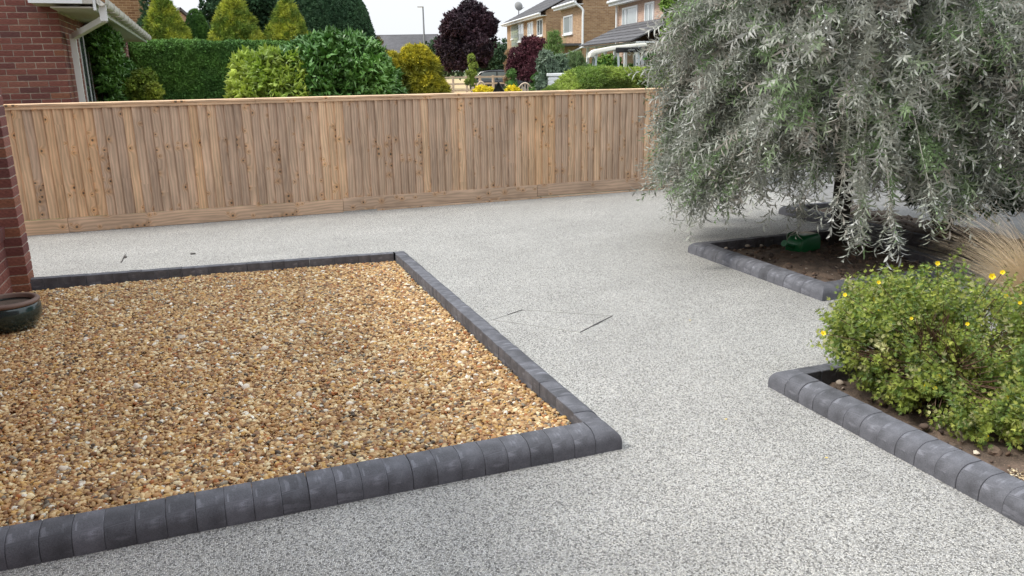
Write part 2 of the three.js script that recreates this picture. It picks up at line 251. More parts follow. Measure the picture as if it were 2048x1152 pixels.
{ // golden gravel
  R = rngOf(101);
  const g = new THREE.Group(); g.name = numbered('gravel'); g.userData = { kind: 'stuff', label: 'golden brown rounded gravel filling the kerbed bed', category: 'gravel' }; scene.add(g);
  const pal = [[srgb(197, 161, 112), 28], [srgb(179, 137, 90), 24], [srgb(150, 111, 77), 15], [srgb(218, 190, 142), 18], [srgb(236, 218, 176), 9], [srgb(242, 236, 220), 4], [srgb(122, 92, 66), 9], [srgb(150, 140, 122), 4], [srgb(176, 112, 64), 4], [srgb(92, 80, 66), 4], [srgb(208, 167, 100), 10]];
  const zb = (x) => -6.905 + (x - 1.47) / 2.845 * 0.28 + 0.135;
  const hgt = (x, z) => 0.012 + 0.022 * (fbm(x * 2.2, z * 2.2, 0, 77, 3) - 0.5) + 0.035 * smooth(-3.6, -3.05, z) + 0.010 * smooth(-6.4, -6.9, z);
  const base = new THREE.PlaneGeometry(2.96, 4.0, 40, 60).rotateX(-Math.PI / 2).translate(-0.012, 0, -5.02), bp = base.attributes.position;
  for (let i = 0; i < bp.count; i++) { let z = bp.getZ(i); const x = bp.getX(i); z = Math.max(z, zb(x)); bp.setZ(i, Math.min(z, -3.02)); bp.setY(i, Math.max(0.004, hgt(x, z) - 0.006)); }
  base.computeVertexNormals(); mesh('gravel_base', base, std(srgb(120, 84, 56), 1), g).userData.kind = 'stuff';
  const lists = [[], [], [], [], []];
  for (let i = 0; i < 118000; i++) {
    const x = rr(-1.49, 1.462), z = rr(-6.95, -3.02); if (z < zb(x)) continue;
    const s = 0.0066 + 0.0115 * Math.pow(R(), 2.3) , warm = noise(x * 1.7, z * 1.7, 0, 91);
    const c = vary(pick(pal), 0.16); if (warm > 0.6) c.multiplyScalar(0.92);
    lists[i % 5].push([mtx(V(x, hgt(x, z) + rr(-0.004, 0.009), z), rr(-0.5, 0.5), R() * 6.28, rr(-0.5, 0.5), s * rr(0.9, 1.25), s * rr(0.8, 1.1), s * rr(0.8, 1.15)), c]);
  }
  for (let i = 0; i < 26; i++) lists[i % 5].push([mtx(V(rr(-1.2, 1.4), 0.024, rr(-6.6, -3.1)), rr(-0.3, 0.3), R() * 6.28, 0, rr(0.02, 0.032)), vary(srgb(226, 214, 196), 0.1)]);
  const gm = std(col(1, 1, 1), 0.62, { bumpMap: clayMap, bumpScale: 0.0006 });
  lists.forEach((l, k) => scatter('pebbles', stoneGeo(11 + k), gm, g, l));
}
{ // clods, pebbles and chips lying on the soil
  R = rngOf(33);
  const put = (x0, x1, z0, z1, n, s0, s1, pal, y = 0.03) => { const l = []; for (let i = 0; i < n; i++) { const s = s0 + (s1 - s0) * Math.pow(R(), 3); l.push([mtx(V(rr(x0, x1), y + rr(-0.008, 0.008), rr(z0, z1)), rr(-0.6, 0.6), R() * 6.28, rr(-0.6, 0.6), s), vary(pick(pal), 0.25)]); } return l; };
  const brown = [[srgb(96, 80, 70), 5], [srgb(112, 92, 78), 4], [srgb(76, 64, 58), 4], [srgb(150, 138, 126), 1]];
  const cl = new THREE.Group(); cl.name = numbered('soil_clods'); cl.userData = { kind: 'stuff', label: 'small clods and chips strewn on the bed soil', category: 'soil' }; scene.add(cl);
  const sg = stoneGeo(51), sm = std(col(1, 1, 1), 0.97);
  scatter('clods', sg, sm, cl, [...put(4.2, 5.7, -5.95, -4.55, 900, 0.004, 0.03, brown, 0.035), ...put(2.8, 5, -3.08, 0.3, 1600, 0.004, 0.032, brown, 0.038), ...put(6.2, 7, -7.2, -3.5, 300, 0.006, 0.03, brown, 0.05)]);
  const sand = [[srgb(206, 190, 158), 5], [srgb(180, 160, 126), 4], [srgb(222, 212, 192), 2], [srgb(140, 122, 100), 2]];
  scatter('sand_grit', sg, sm, cl, put(2.8, 3.05, -2.05, -0.4, 5200, 0.003, 0.008, sand, 0.036));
  const stones = [[1478, 489, 0.055], [1495, 492, 0.04], [1510, 487, 0.05], [1523, 491, 0.03], [1452, 496, 0.035]];
  for (const [px, py, s] of stones) { const p = gnd(px, py, 0.04), o = mesh(numbered('pebble'), stoneGeo(60 + px), std(srgb(168, 158, 146), 0.9), scene); o.position.copy(p); o.scale.setScalar(s * 0.62); o.rotation.y = px; o.userData = { label: 'pale grey cobble on the soil beside the watering can', category: 'stone', group: 'cobbles beside the watering can' }; }
  const chunks = [[1925, 872, 0.045, 'broken lump of pale concrete under the yellow flowered bush', srgb(142, 130, 118)], [1990, 902, 0.034, 'brown lump of rubble beside the sandy grit', srgb(124, 106, 92)], [1880, 852, 0.016, 'small whitish stone lying on the dusty soil', srgb(206, 196, 182)], [1952, 905, 0.015, 'small cream stone before the brown lump of rubble', srgb(216, 204, 184)]];
  for (const [px, py, s, label, c] of chunks) { const p = gnd(px, py, 0.04), o = mesh(numbered('rubble_stone'), toCreasedNormals(stoneGeo(80 + px, 1, 0.6, 0.42), 0.4), std(c, 0.95, { bumpMap: clayMap, bumpScale: 0.004 }), scene); o.position.copy(p); o.scale.set(s, s * 0.9, s * 1.15); o.rotation.set(0.5, px, 0.3); o.userData = { label, category: 'stone' }; }
}
{ // recessed inspection covers: thin metal rims flush with the resin
  const rim = std(col(0.07, 0.068, 0.066), 0.5, { metalness: 0.4 }), faint = std(col(0.44, 0.435, 0.42), 0.8);
  const c = thing('inspection_cover', 'recessed inspection cover outlined by thin dark rims in the driveway', 'manhole cover');
  const A = V(2.135, 0.0015, -4.437), B = V(2.492, 0.0015, -4.671), C = V(1.708, 0.0015, -4.912), D = V(1.98, 0.0015, -5.048), mid = (p, q, t) => p.clone().lerp(q, t);
  mesh('rim', bar(A, B, 0.006, 0.004), rim, c); mesh('key_slot', bar(mid(A, B, 0.42), mid(A, B, 0.66), 0.013, 0.005), rim, c);
  mesh('rim', bar(mid(C, D, 0.5), D, 0.008, 0.004), rim, c); mesh('rim', bar(C, mid(C, D, 0.5), 0.002, 0.004), faint, c); mesh('rim', bar(A, C, 0.0018, 0.004), faint, c); mesh('rim', bar(B, D, 0.0018, 0.004), faint, c);
  const d = thing('drain_marker', 'small dark metal drain rod cover in the driveway beyond the gravel bed', 'drain cover');
  mesh('rim', bar(V(-0.80, 0.0015, -7.87), V(-0.79, 0.0015, -8.22), 0.008, 0.004), rim, d); mesh('key_slot', box(0.028, 0.006, 0.07, -0.785, 0.002, -8.09), rim, d);
  const e = mesh(numbered('small_drain'), new THREE.CylinderGeometry(0.024, 0.026, 0.008, 12).translate(-0.194, 0.003, -7.98), rim, scene); e.userData = { label: 'tiny round dark cap in the driveway before the fence', category: 'drain cover' };
}

// ---------------------------------------------------------------- timber fence
{
  R = rngOf(5);
  const Z = -9.7, f = thing('timber_fence', 'pale brown feather edge timber fence across the back of the driveway', 'fence');
  const x0 = -2.25, x1 = 7.02, pitch = 0.0935, n = Math.round((x1 - x0) / pitch), y0 = 0.165, y1 = 1.335;
  // one feather edge board: thick right edge, thin left edge tucked under its neighbour, 8 cuts out of the timber
  const boards = []; for (let k = 0; k < 44; k++) {
    const s = new THREE.Shape([[-0.058, 0], [0.058, 0], [0.058, 0.006], [0.0, 0.017], [-0.046, 0.023], [-0.054, 0.021], [-0.058, 0.017]].map(([a, b]) => new THREE.Vector2(a, b)));
    const g = new THREE.ExtrudeGeometry(s, { depth: y1 - y0, bevelEnabled: false }).rotateX(-Math.PI / 2); g.scale(1, 1, -1); // y up
    const ix = g.index; if (!ix) { const p = g.attributes.position.array; for (let i = 0; i < p.length; i += 9) for (let q = 0; q < 3; q++) { const t = p[i + 3 + q]; p[i + 3 + q] = p[i + 6 + q]; p[i + 6 + q] = t; } }
    g.computeVertexNormals(); uvm(g, 'x', 'y'); const u = g.attributes.uv, ou = R(), ov = R(); for (let i = 0; i < u.count; i++) u.setXY(i, (k & 1 ? -1 : 1) * u.getX(i) / 0.8 + ou, u.getY(i) / 1.6 + ov); boards.push(g);
  }
  for (let i = 0; i < n; i++) {
    const t = fbm(i * 0.21, 3.3, 0, 61, 3), pale = clamp(i / n * 0.5 + 0.12, 0, 0.6);
    let w = t > 0.56 ? (R() < 0.6 ? 3 : 5) : t < 0.42 ? (R() < 0.6 ? 0 : 4) : (R() < 0.5 ? 1 : 2); if (R() < 0.2) w = Math.floor(R() * 7); if (w === 0 && R() < 0.35) w = 6; const bx = x0 + (i + 0.5) * pitch; if ([[-0.62, -0.32], [1.58, 2.15], [3.05, 3.75]].some(([a, b]) => bx > a && bx < b)) w = R() < 0.6 ? 5 : 3; else if (bx < -0.65 && R() < 0.7) w = R() < 0.5 ? 6 : 0;
    const b = mesh('board', boards[Math.floor(R() * boards.length)], woods[w], f); b.position.set(x0 + (i + 0.5) * pitch + rr(-0.004, 0.004), y0 + rr(-0.004, 0.0), Z + rr(-0.002, 0.002)); b.rotation.set(rr(-0.003, 0.003), 0.10 + rr(-0.015, 0.015), rr(-0.004, 0.004)); if (R() < 0.4) { b.scale.y = 1; }
  }
  const plank = (L, h, d, seed) => { const g = new RoundedBoxGeometry(L, h, d, 1, 0.003), p = g.attributes.position, a = new Float32Array(p.count * 2); for (let i = 0; i < p.count; i++) { a[2 * i] = p.getY(i) / 0.8 + p.getZ(i) / 0.8 + seed * 0.37; a[2 * i + 1] = p.getX(i) / 1.6 + seed * 0.21; } g.setAttribute('uv', new THREE.BufferAttribute(a, 2)); return g; };
  const joints = [x0, -1.44, 1.5, 4.02, x1], gy = [0.0, 0.004, 0.02, 0.03];
  for (let k = 0; k < 4; k++) { const L = joints[k + 1] - joints[k] - 0.004, o = mesh('gravel_board', plank(L, 0.158, 0.024, k + 1), woods[[1, 2, 3, 5][k]], f); o.position.set((joints[k] + joints[k + 1]) / 2, 0.079 + gy[k] * 0.7, Z + 0.018); }
  const caps = [x0 + 0.1, 0.6, 3.65, x1 + 0.03];
  for (let k = 0; k < 3; k++) {
    const L = caps[k + 1] - caps[k] - 0.003, xm = (caps[k] + caps[k + 1]) / 2;
    const c = mesh('capping_rail', plank(L, 0.022, 0.075, k + 8), woods[4], f); c.position.set(xm, 1.349, Z + 0.008); c.rotation.x = 0.10;
    const s = mesh('counter_rail', plank(L, 0.03, 0.016, k + 12), woods[4], f); s.position.set(xm, 1.319, Z + 0.029);
  }
  for (const y of [0.35, 0.8, 1.24]) for (let k = 0; k < 4; k++) { const o = mesh('rail', plank(joints[k + 1] - joints[k] - 0.01, 0.075, 0.05, k + 3), woods[3], f); o.position.set((joints[k] + joints[k + 1]) / 2, y, Z - 0.032); }
  for (const x of [x0 + 0.05, -1.44, 1.5, 4.02, x1 - 0.06]) { const o = mesh('post', plank(1.32, 0.09, 0.09, x + 9), woods[5], f); o.rotation.z = Math.PI / 2; o.position.set(x, 0.66, Z - 0.105); }
  const lath = thing('timber_lath', 'thin brown timber lath along the foot of the fence', 'lath');
  for (const [a, b] of [[1.9, 4.3], [4.31, 6.95]]) { const o = mesh('strip', plank(b - a, 0.02, 0.016, a), woods[2], lath); o.position.set((a + b) / 2, 0.008, Z + 0.062); }
}

// ---------------------------------------------------------------- brickwork
const brickG = rbox(0.215, 0.065, 0.1, 0.004);
// bricks laid in stretcher bond on a vertical face: origin o (bottom corner), direction dir, outward normal nrm
function layBricks(parent, o, dir, nrm, L, H, mats, proud = 0.006, startHalf = 0, depth = 0.1) {
  const y = V(0, 1, 0), rows = Math.round(H / 0.075);
  for (let r = 0; r < rows; r++) {
    let x = ((r + startHalf) & 1) ? -0.1125 : 0;
    while (x < L - 0.02) {
      const a = Math.max(0, x), b = Math.min(L, x + 0.215); x += 0.225; if (b - a < 0.03) continue;
      const m = mesh('brick', brickG, mats[Math.floor(R() * R() * mats.length + R() * 0.999) % mats.length], parent);
      m.position.copy(o).addScaledVector(dir, (a + b) / 2).addScaledVector(nrm, proud - depth / 2 + rr(-0.0015, 0.0015)); m.position.y += r * 0.075 + 0.0375 + rr(-0.001, 0.001);
      m.scale.set((b - a) / 0.215, 1, depth / 0.1); basis(m, nrm.clone().cross(y).multiplyScalar(-1), y, nrm); m.scale.x = (b - a) / 0.215;
    }
  }
}
{ // the house whose corner stands at the edge of the gravel bed
  R = rngOf(71);
  const h = thing('red_brick_house', 'red brick house corner with white window frame beside the gravel bed', 'house');
  const X = -1.5, zf = -7.0;
  const wall = mesh('wall', uvbox(merge([boxc(-7.5, X - 0.002, 0, 0.52, -7.21, 5), boxc(-7.5, X - 0.002, 2.15, 2.6, -7.21, 5), boxc(-7.5, X - 0.14, 0.52, 2.15, -7.21, -6.6), boxc(-7.5, X - 0.002, 0.52, 2.15, -5.6, 5)])), M.redFar, h);
  // the wing of the house that stands behind the photographer
  mesh('wall', uvbox(boxc(X + 0.01, 7.0, 0, 4.9, 2.6, 9)), M.redFar, h); mesh('roof', new THREE.ExtrudeGeometry(new THREE.Shape([[2.2, 4.9], [9.4, 4.9], [5.8, 7.2]].map(([a, b]) => new THREE.Vector2(-a, b))), { depth: 9, bevelEnabled: false }).rotateY(Math.PI / 2).translate(X - 0.2, 0.005, 0), M.tile, h);
  mesh('mortar', boxc(X - 0.002, X + 0.119, 0, 2.6, zf - 0.21, zf - 0.006), M.mortar, h);
  mesh('mortar', boxc(X - 0.001, X + 0.0005, 0, 0.46, zf, -6.0), M.mortar, h);
  for (let r = 0; r < 34; r++) { const m = mesh('brick', brickG, redBricks[Math.floor(R() * 6)], h); m.position.set(X + 0.0625 + rr(-0.001, 0.001), r * 0.075 + 0.0375, zf - 0.1075 + rr(-0.001, 0.001)); m.rotation.y = Math.PI / 2; m.scale.z = 1.26; }
  layBricks(h, V(X, 0, zf), V(0, 0, 1), V(1, 0, 0), 1.0, 0.45, redBricks, 0.006);
  for (let k = 0; k < 16; k++) { const m = mesh('sill_brick', brickG, redBricks[3 + (k & 1) * 2], h); m.scale.set(0.9, 1, 1); m.rotation.set(Math.PI / 2 - 0.0, 0, 0); m.position.set(X - 0.07, 0.50, zf + 0.04 + k * 0.075); m.rotation.set(0, 0, -0.12); m.scale.set(0.9, 1.5, 0.66); }
  const w = mesh('window', merge([boxc(X - 0.1, X - 0.03, 0.56, 0.64, zf + 0.003, -5.6), boxc(X - 0.1, X - 0.03, 2.06, 2.14, zf + 0.003, -5.6), boxc(X - 0.1, X - 0.03, 0.64, 2.06, zf + 0.003, zf + 0.083), boxc(X - 0.1, X - 0.03, 0.64, 2.06, -5.69, -5.6), boxc(X - 0.1, X - 0.03, 0.64, 2.06, -6.34, -6.26)]), M.upvc, h);
  mesh('pane', boxc(X - 0.075, X - 0.065, 0.63, 2.07, zf + 0.08, -5.65), M.pane, w);
  mesh('fascia', boxc(X - 0.002, X + 0.3, 2.6, 2.78, -7.5, 5.2), M.white, h);
  const roof = mesh('roof', (() => { const s = new THREE.Shape([[-0.35, 0], [6.3, 0], [3, 1.9]].map(([a, b]) => new THREE.Vector2(-a, b))); return new THREE.ExtrudeGeometry(s, { depth: 12.7, bevelEnabled: false }).translate(X, 2.785, -7.5); })(), M.tile, h);
}
{ // glazed bowl standing on the gravel
  const p = thing('plant_pot', 'dark green glazed bowl with brown rim standing on the gravel', 'plant pot', V(-1.31, 0.022, -5.95));
  const P = (a) => new THREE.LatheGeometry(a.map(([x, y]) => new THREE.Vector2(x, y)), 40);
  mesh('bowl', P([[0.001, 0], [0.13, 0], [0.15, 0.008], [0.185, 0.04], [0.207, 0.08], [0.213, 0.115], [0.205, 0.148], [0.19, 0.165], [0.178, 0.165], [0.172, 0.15], [0.165, 0.06], [0.14, 0.03], [0.001, 0.028]]), new THREE.MeshPhysicalMaterial({ color: col(0.006, 0.030, 0.032), roughness: 0.22, clearcoat: 0.8, clearcoatRoughness: 0.12, side: THREE.DoubleSide }), p);
  mesh('rim', P([[0.168, 0.16], [0.17, 0.178], [0.178, 0.186], [0.2, 0.184], [0.208, 0.176], [0.207, 0.165], [0.196, 0.158], [0.168, 0.16]]), std(srgb(120, 98, 88), 0.6), p);
  p.scale.set(0.9, 1.08, 0.9);
  mesh('compost', P([[0.001, 0.150], [0.1, 0.152], [0.175, 0.148]]), M.soil, p);
}
{ // green plastic watering can lying on its side
  const c = thing('watering_can', 'green plastic watering can lying on the soil under the tree', 'watering can', V(4.92, 0.03, -5.66), 0.25);
  const g = new THREE.MeshPhysicalMaterial({ color: col(0.006, 0.13, 0.04), roughness: 0.34, clearcoat: 0.2 });
  const sh = new THREE.Shape(); sh.moveTo(-0.13, 0.0); sh.lineTo(0.12, 0); sh.quadraticCurveTo(0.155, 0.0, 0.155, 0.04); sh.lineTo(0.15, 0.11); sh.quadraticCurveTo(0.14, 0.15, 0.1, 0.155); sh.lineTo(-0.06, 0.15); sh.quadraticCurveTo(-0.14, 0.14, -0.15, 0.06); sh.quadraticCurveTo(-0.15, 0, -0.13, 0);
  mesh('body', toCreasedNormals(new THREE.ExtrudeGeometry(sh, { depth: 0.1, bevelEnabled: true, bevelSize: 0.022, bevelThickness: 0.035, bevelOffset: -0.02, bevelSegments: 4, curveSegments: 8 }).translate(0, 0, -0.05), 0.7), g, c);
  mesh('spout', tube([V(-0.13, 0.05, 0.0), V(-0.2, 0.075, 0.01), V(-0.27, 0.10, 0.02)], 0.022, 0.013, 10, 6), g, c);
  mesh('rose', new THREE.CylinderGeometry(0.03, 0.014, 0.04, 14).rotateZ(1.15).translate(-0.285, 0.105, 0.022), g, c);
  mesh('handle', tube([V(0.14, 0.12, 0.0), V(0.1, 0.2, 0.0), V(0.0, 0.2, 0.0), V(-0.07, 0.145, 0)], 0.012, 0.011, 8, 14).rotateX(-0.9), g, c);
}

// ---------------------------------------------------------------- neighbours' buildings
function ringFrame(a0, a1, y0, y1, w, d, x, bars = []) { // window frame in the plane x, spanning z = -a1 .. -a0
  const g = [boxc(x - d, x + 0.02, y0, y0 + w, -a0, -a1), boxc(x - d, x + 0.02, y1 - w, y1, -a0, -a1), boxc(x - d, x + 0.02, y0 + w, y1 - w, -a0, -a0 - w), boxc(x - d, x + 0.02, y0 + w, y1 - w, -a1 + w, -a1)];
  for (const t of bars) { const m = lerp(a0, a1, t); g.push(boxc(x - d + 0.004, x + 0.02, y0 + w, y1 - w, -m - w * 0.4, -m + w * 0.4)); }
  return merge(g);
}
function addWindow(h, a0, a1, y0, y1, bars = [0.62], m = M.curtain, w = 0.07) {
  const f = mesh('window', ringFrame(a0, a1, y0, y1, w, 0.05, 0, bars), M.white, h);
  mesh('pane', boxc(-0.02, -0.012, y0 + w * 0.8, y1 - w * 0.8, -a0 - w * 0.8, -a1 + w * 0.8), m, f);
  mesh('sill', boxc(-0.09, 0.02, y0 - 0.07, y0 - 0.003, -a0 + 0.05, -a1 - 0.05), M.white, f); return f;
}
// a gabled house: local x = 0 is the street front (faces -x), -z runs back from the near gable
function gabled(name, label, p, bearing, L, W, eave, pitch, wallM, gutterD = 0.35) {
  const h = thing(name, label, 'house', V(p.x, 0, p.z), -bearing, 'houses along the street');
  const rise = W / 2 * pitch, s = new THREE.Shape([[0, 0], [W, 0], [W, eave], [W / 2, eave + rise], [0, eave]].map(([a, b]) => new THREE.Vector2(a, b)));
  mesh('wall', uvbox(new THREE.ExtrudeGeometry(s, { depth: L, bevelEnabled: false }).translate(0, 0, -L)), wallM, h);
  const roof = mesh('roof', merge([bar(V(W / 2, eave + rise + 0.1, 0.16), V(W / 2, eave + rise + 0.1, -L - 0.16), 0.24, 0.14)]), M.tile2, h);
  const sl = Math.hypot(W / 2 + gutterD, (W / 2 + gutterD) * pitch), n = Math.round(sl / 0.32), an = Math.atan(pitch);
  for (const side of [0, 1]) for (let k = 0; k < n; k++) {
    const t = (k + 0.5) / n, x = lerp(-gutterD, W / 2, t), y = eave + lerp(-gutterD, W / 2, t) * pitch + 0.09;
    const c = mesh('tile_course', uvbox(new THREE.BoxGeometry(0.40, 0.035, L + 0.3)), k % 3 ? M.tile : M.tile2, roof);
    c.position.set(side ? W - x : x, y, -L / 2); c.rotation.z = (side ? -1 : 1) * (an - 0.055);
  }
  mesh('fascia', boxc(-gutterD - 0.03, -gutterD, eave - gutterD * pitch - 0.14, eave - gutterD * pitch + 0.05, 0.12, -L - 0.12), M.white, h);
  mesh('soffit', boxc(-gutterD, 0, eave - gutterD * pitch - 0.12, eave - gutterD * pitch - 0.09, 0.1, -L - 0.1), M.white, h);
  const gy = eave - gutterD * pitch;
  mesh('gutter', new THREE.CylinderGeometry(0.06, 0.06, L + 0.2, 10, 1).rotateX(Math.PI / 2).translate(-gutterD - 0.08, gy + 0.01, -L / 2), M.white, h);
  return h;
}
const B10 = 0.173; // bearing of the street front
const aDir = V(Math.sin(B10), 0, -Math.cos(B10)), fN = V(-Math.cos(B10), 0, -Math.sin(B10));
const onFront = (p, px, py) => { const q = hit(px, py, p, fN); return [q.clone().sub(p).dot(aDir), q.y]; };
const winPx = (h, p, px0, py0, px1, py1, bars, m) => { const [a0] = onFront(p, px1, (py0 + py1) / 2), [a1] = onFront(p, px0, (py0 + py1) / 2), xm = (px0 + px1) / 2, [, y1] = onFront(p, xm, py0), [, y0] = onFront(p, xm, py1); return addWindow(h, a0, a1, y0, y1, bars, m); };
{
  const p1 = V(19.95, 0, -46.5), h1 = gabled('brick_house', 'buff brick house with grey cladding panel and satellite dish on the roof', p1, B10, 12.6, 8, 4.95, 0.5, M.buffFar);
  winPx(h1, p1, 1075, 38, 1086, 72, [0.5], M.pane); winPx(h1, p1, 1056, 44, 1067, 71, [0.5]); winPx(h1, p1, 1036, 47, 1048, 83, [0.6]); winPx(h1, p1, 1023, 53, 1028, 78, []);
  const [c0] = onFront(p1, 1037, 80), [c1] = onFront(p1, 1024, 80); const pan = mesh('cladding_panel', boxc(-0.035, 0.01, 2.2, 4.6, -c0, -c1), std(srgb(150, 160, 152), 0.8), h1);
  for (let k = 0; k < 14; k++) mesh('cladding_board', boxc(-0.05, -0.034, 2.22 + k * 0.17, 2.37 + k * 0.17, -c0 + 0.003, -c1 - 0.003), std(srgb(140 + (k % 3) * 8, 150 + (k % 3) * 8, 144), 0.8), pan);
  const d = at(1037, 30, 62); // satellite dish on the far verge
  const dish = thing('satellite_dish', 'grey satellite dish on a pole above the buff brick house roof', 'satellite dish', V(d.x, 0, d.z), 1.0);
  mesh('pole', tube([V(0.1, 5.0, 0), V(0.1, 5.9, 0)], 0.03, 0.03, 6, 2), M.darkmetal, dish);
  mesh('bowl', new THREE.SphereGeometry(0.48, 18, 8, 0, 6.283, 0, 0.75).rotateX(1.35).rotateY(-0.9).translate(0.3, 5.95, -0.2), std(srgb(150, 150, 148), 0.7, { side: THREE.DoubleSide }), dish);
  mesh('arm', tube([V(0.1, 5.75, 0.1), V(0.1, 5.95, 0.4)], 0.02, 0.02, 5, 2), M.darkmetal, dish);

  const p2 = V(18.0, 0, -37.4), h2 = gabled('brick_house', 'buff brick house with blank gable wall and white downpipe', p2, B10, 4.3, 8, 4.9, 0.5, M.buffFar);
  winPx(h2, p2, 1128, 31, 1146, 68, [0.25]);
  const dp = (a, y0, y1) => tube([V(-0.09, y1, -a), V(-0.07, y1 - 0.2, -a), V(-0.07, y0, -a)], 0.055, 0.055, 8, 4);
  mesh('downpipe', merge([tube([V(-0.43, 4.72, 0.05), V(-0.3, 4.6, 0.06), V(-0.02, 4.35, 0.1), V(-0.02, 4.1, 0.1)], 0.055, 0.055, 8, 8), tube([V(-0.02, 4.12, 0.1), V(-0.02, 2.6, 0.1)], 0.055, 0.055, 8, 2), tube([V(-0.02, 2.62, 0.1), V(-0.5, 2.35, -0.6), V(-1.5, 2.0, -2)], 0.05, 0.05, 8, 6)]), M.white, h2);
  mesh('porch_roof', merge([bar(V(-0.6, 2.75, 0.0), V(-0.6, 2.75, -4.0), 1.3, 0.1)]), M.tile, h2);
  const p3 = V(15.62, 0, -24.2), h3 = gabled('brick_house', 'pinkish brick house with two white windows and a tiled porch roof', p3, B10, 7.7, 8, 4.42, 0.5, M.pinkFar);
  winPx(h3, p3, 1246, 13, 1276, 54, [0.72]); winPx(h3, p3, 1291, 4, 1309, 48, [0.5]);
  mesh('downpipe', tube([V(-0.1, 4.1, -7.6), V(-0.08, 0.1, -7.6)], 0.05, 0.05, 8, 2), M.white, h3);
  const pr = mesh('porch_roof', boxc(-1.7, 0, 2.42, 2.47, -0.5, -7.0), M.white, h3);
  for (let k = 0; k < 6; k++) { const c = mesh('tile_course', uvbox(new THREE.BoxGeometry(0.38, 0.04, 6.5 - k * 0.0)), k % 2 ? M.tile : M.tile2, pr); c.position.set(-1.72 + k * 0.3, 2.56 + k * 0.135, -3.75); c.rotation.z = 0.36; }
  for (const a of [0.8, 2.0, 3.2, 4.4, 5.6, 6.8]) mesh('porch_post', boxc(-1.6, -1.5, 0, 2.42, -a, -a - 0.1), M.white, h3);
  addWindow(h3, 1.2, 2.6, 0.9, 2.1, [0.5], M.pane); addWindow(h3, 3.6, 5.4, 0.9, 2.1, [0.35, 0.65], M.pane);
}
{ // bungalow behind the fence
  R = rngOf(82);
  const X = -1.53, ZF = -12, b = thing('bungalow', 'red brick bungalow with white fascia and ivy behind the fence', 'house', V(0, 0, 0));
  mesh('wall', uvbox(merge([boxc(-8, X - 0.001, 0, 2.45, ZF - 0.012, -25)])), M.redFar, b);
  mesh('mortar', boxc(-3.3, X - 0.0005, 0.9, 2.62, ZF - 0.011, ZF - 0.0), M.mortar, b);
  mesh('mortar', boxc(X - 0.001, X + 0.002, 0.9, 2.45, ZF - 0.005, -13.6), M.mortar, b);
  layBricks(b, V(-3.3 - 0.02, 0.9, ZF), V(1, 0, 0), V(0, 0, 1), 1.79, 2.25, redBricks, 0.007);
  layBricks(b, V(X, 0.9, ZF), V(0, 0, -1), V(1, 0, 0), 1.6, 1.5, redBricks, 0.0085, 1);
  const col2 = (z0, z1) => { mesh('mortar', boxc(X - 0.001, X + 0.012, 0.9, 2.4, z0, z1), M.mortar, b); layBricks(b, V(X + 0.012, 0.9, z0), V(0, 0, -1), V(1, 0, 0), z0 - z1, 1.5, redBricks, 0.007); };
  col2(-14.8, -15.9); col2(-21.6, -22.8);
  const win = (z0, z1, y0, y1, bars) => { const g = [boxc(X, X + 0.012, y0, y0 + 0.07, z0, z1), boxc(X, X + 0.012, y1 - 0.07, y1, z0, z1)]; for (const t of [0, ...bars, 1]) { const m = lerp(z0 - 0.035, z1 + 0.035, t); g.push(boxc(X, X + 0.011, y0 + 0.07, y1 - 0.07, m + 0.035, m - 0.035)); } const f = mesh('window', merge(g), M.upvc, b); mesh('pane', boxc(X + 0.002, X + 0.006, y0 + 0.06, y1 - 0.06, z0 - 0.05, z1 + 0.05), M.pane, f); };
  win(-13.7, -14.75, 0.6, 2.3, [0.55]); win(-16.4, -18.6, 0.6, 2.3, [0.33, 0.66]); win(-19.0, -21.5, 0.6, 2.3, [0.33, 0.66]);
  // eaves: soffit, fascia, boxed front end, gutter with brackets, downpipe with its offset
  mesh('soffit', boxc(X + 0.003, -1.06, 2.42, 2.435, -11.45, -23.0), M.soffit, b); mesh('wall', uvbox(boxc(-8, X - 0.55, 2.451, 3.3, ZF - 0.012, ZF - 0.3)), M.redFar, b); mesh('mortar', boxc(-3.3, X - 0.0005, 2.62, 3.2, ZF - 0.011, ZF), M.mortar, b);
  mesh('boxed_end', boxc(-1.73, -1.062, 2.47, 2.8, -11.41, -11.985), M.soffit, b);
  mesh('fascia', boxc(-1.06, -1.03, 2.395, 2.56, -11.42, -23.0), M.upvc, b);
  mesh('bargeboard', boxc(-1.74, -1.17, 2.468, 2.81, -11.409, -11.38), M.white, b);
  mesh('gutter', (() => { const s = new THREE.Shape(); s.moveTo(-0.055, 0.05); s.lineTo(-0.055, 0.0); s.quadraticCurveTo(-0.05, -0.05, 0, -0.055); s.quadraticCurveTo(0.05, -0.05, 0.055, 0.0); s.lineTo(0.055, 0.05); s.lineTo(0.048, 0.05); s.lineTo(0.048, 0); s.quadraticCurveTo(0.04, -0.045, 0, -0.047); s.quadraticCurveTo(-0.04, -0.045, -0.047, 0); s.lineTo(-0.047, 0.05); return new THREE.ExtrudeGeometry(s, { depth: 11.5, bevelEnabled: false }).translate(-0.97, 2.50, -22.95); })(), M.soffit, b);
  for (let k = 0; k < 13; k++) mesh('gutter_bracket', merge([boxc(-1.032, -0.905, 2.435, 2.45, -11.7 - k * 0.85, -11.73 - k * 0.85), boxc(-0.914, -0.904, 2.45, 2.555, -11.7 - k * 0.85, -11.73 - k * 0.85)]), M.soffit, b);
  mesh('downpipe', merge([boxc(-1.01, -0.93, 2.28, 2.46, -11.52, -11.60), bar(V(-0.97, 2.30, -11.56), V(-1.42, 2.13, -12.35), 0.07, 0.07), boxc(-1.475, -1.405, 0, 2.16, -12.33, -12.40), boxc(-1.48, -1.40, 1.86, 1.92, -12.325, -12.405)]), M.upvc, b);
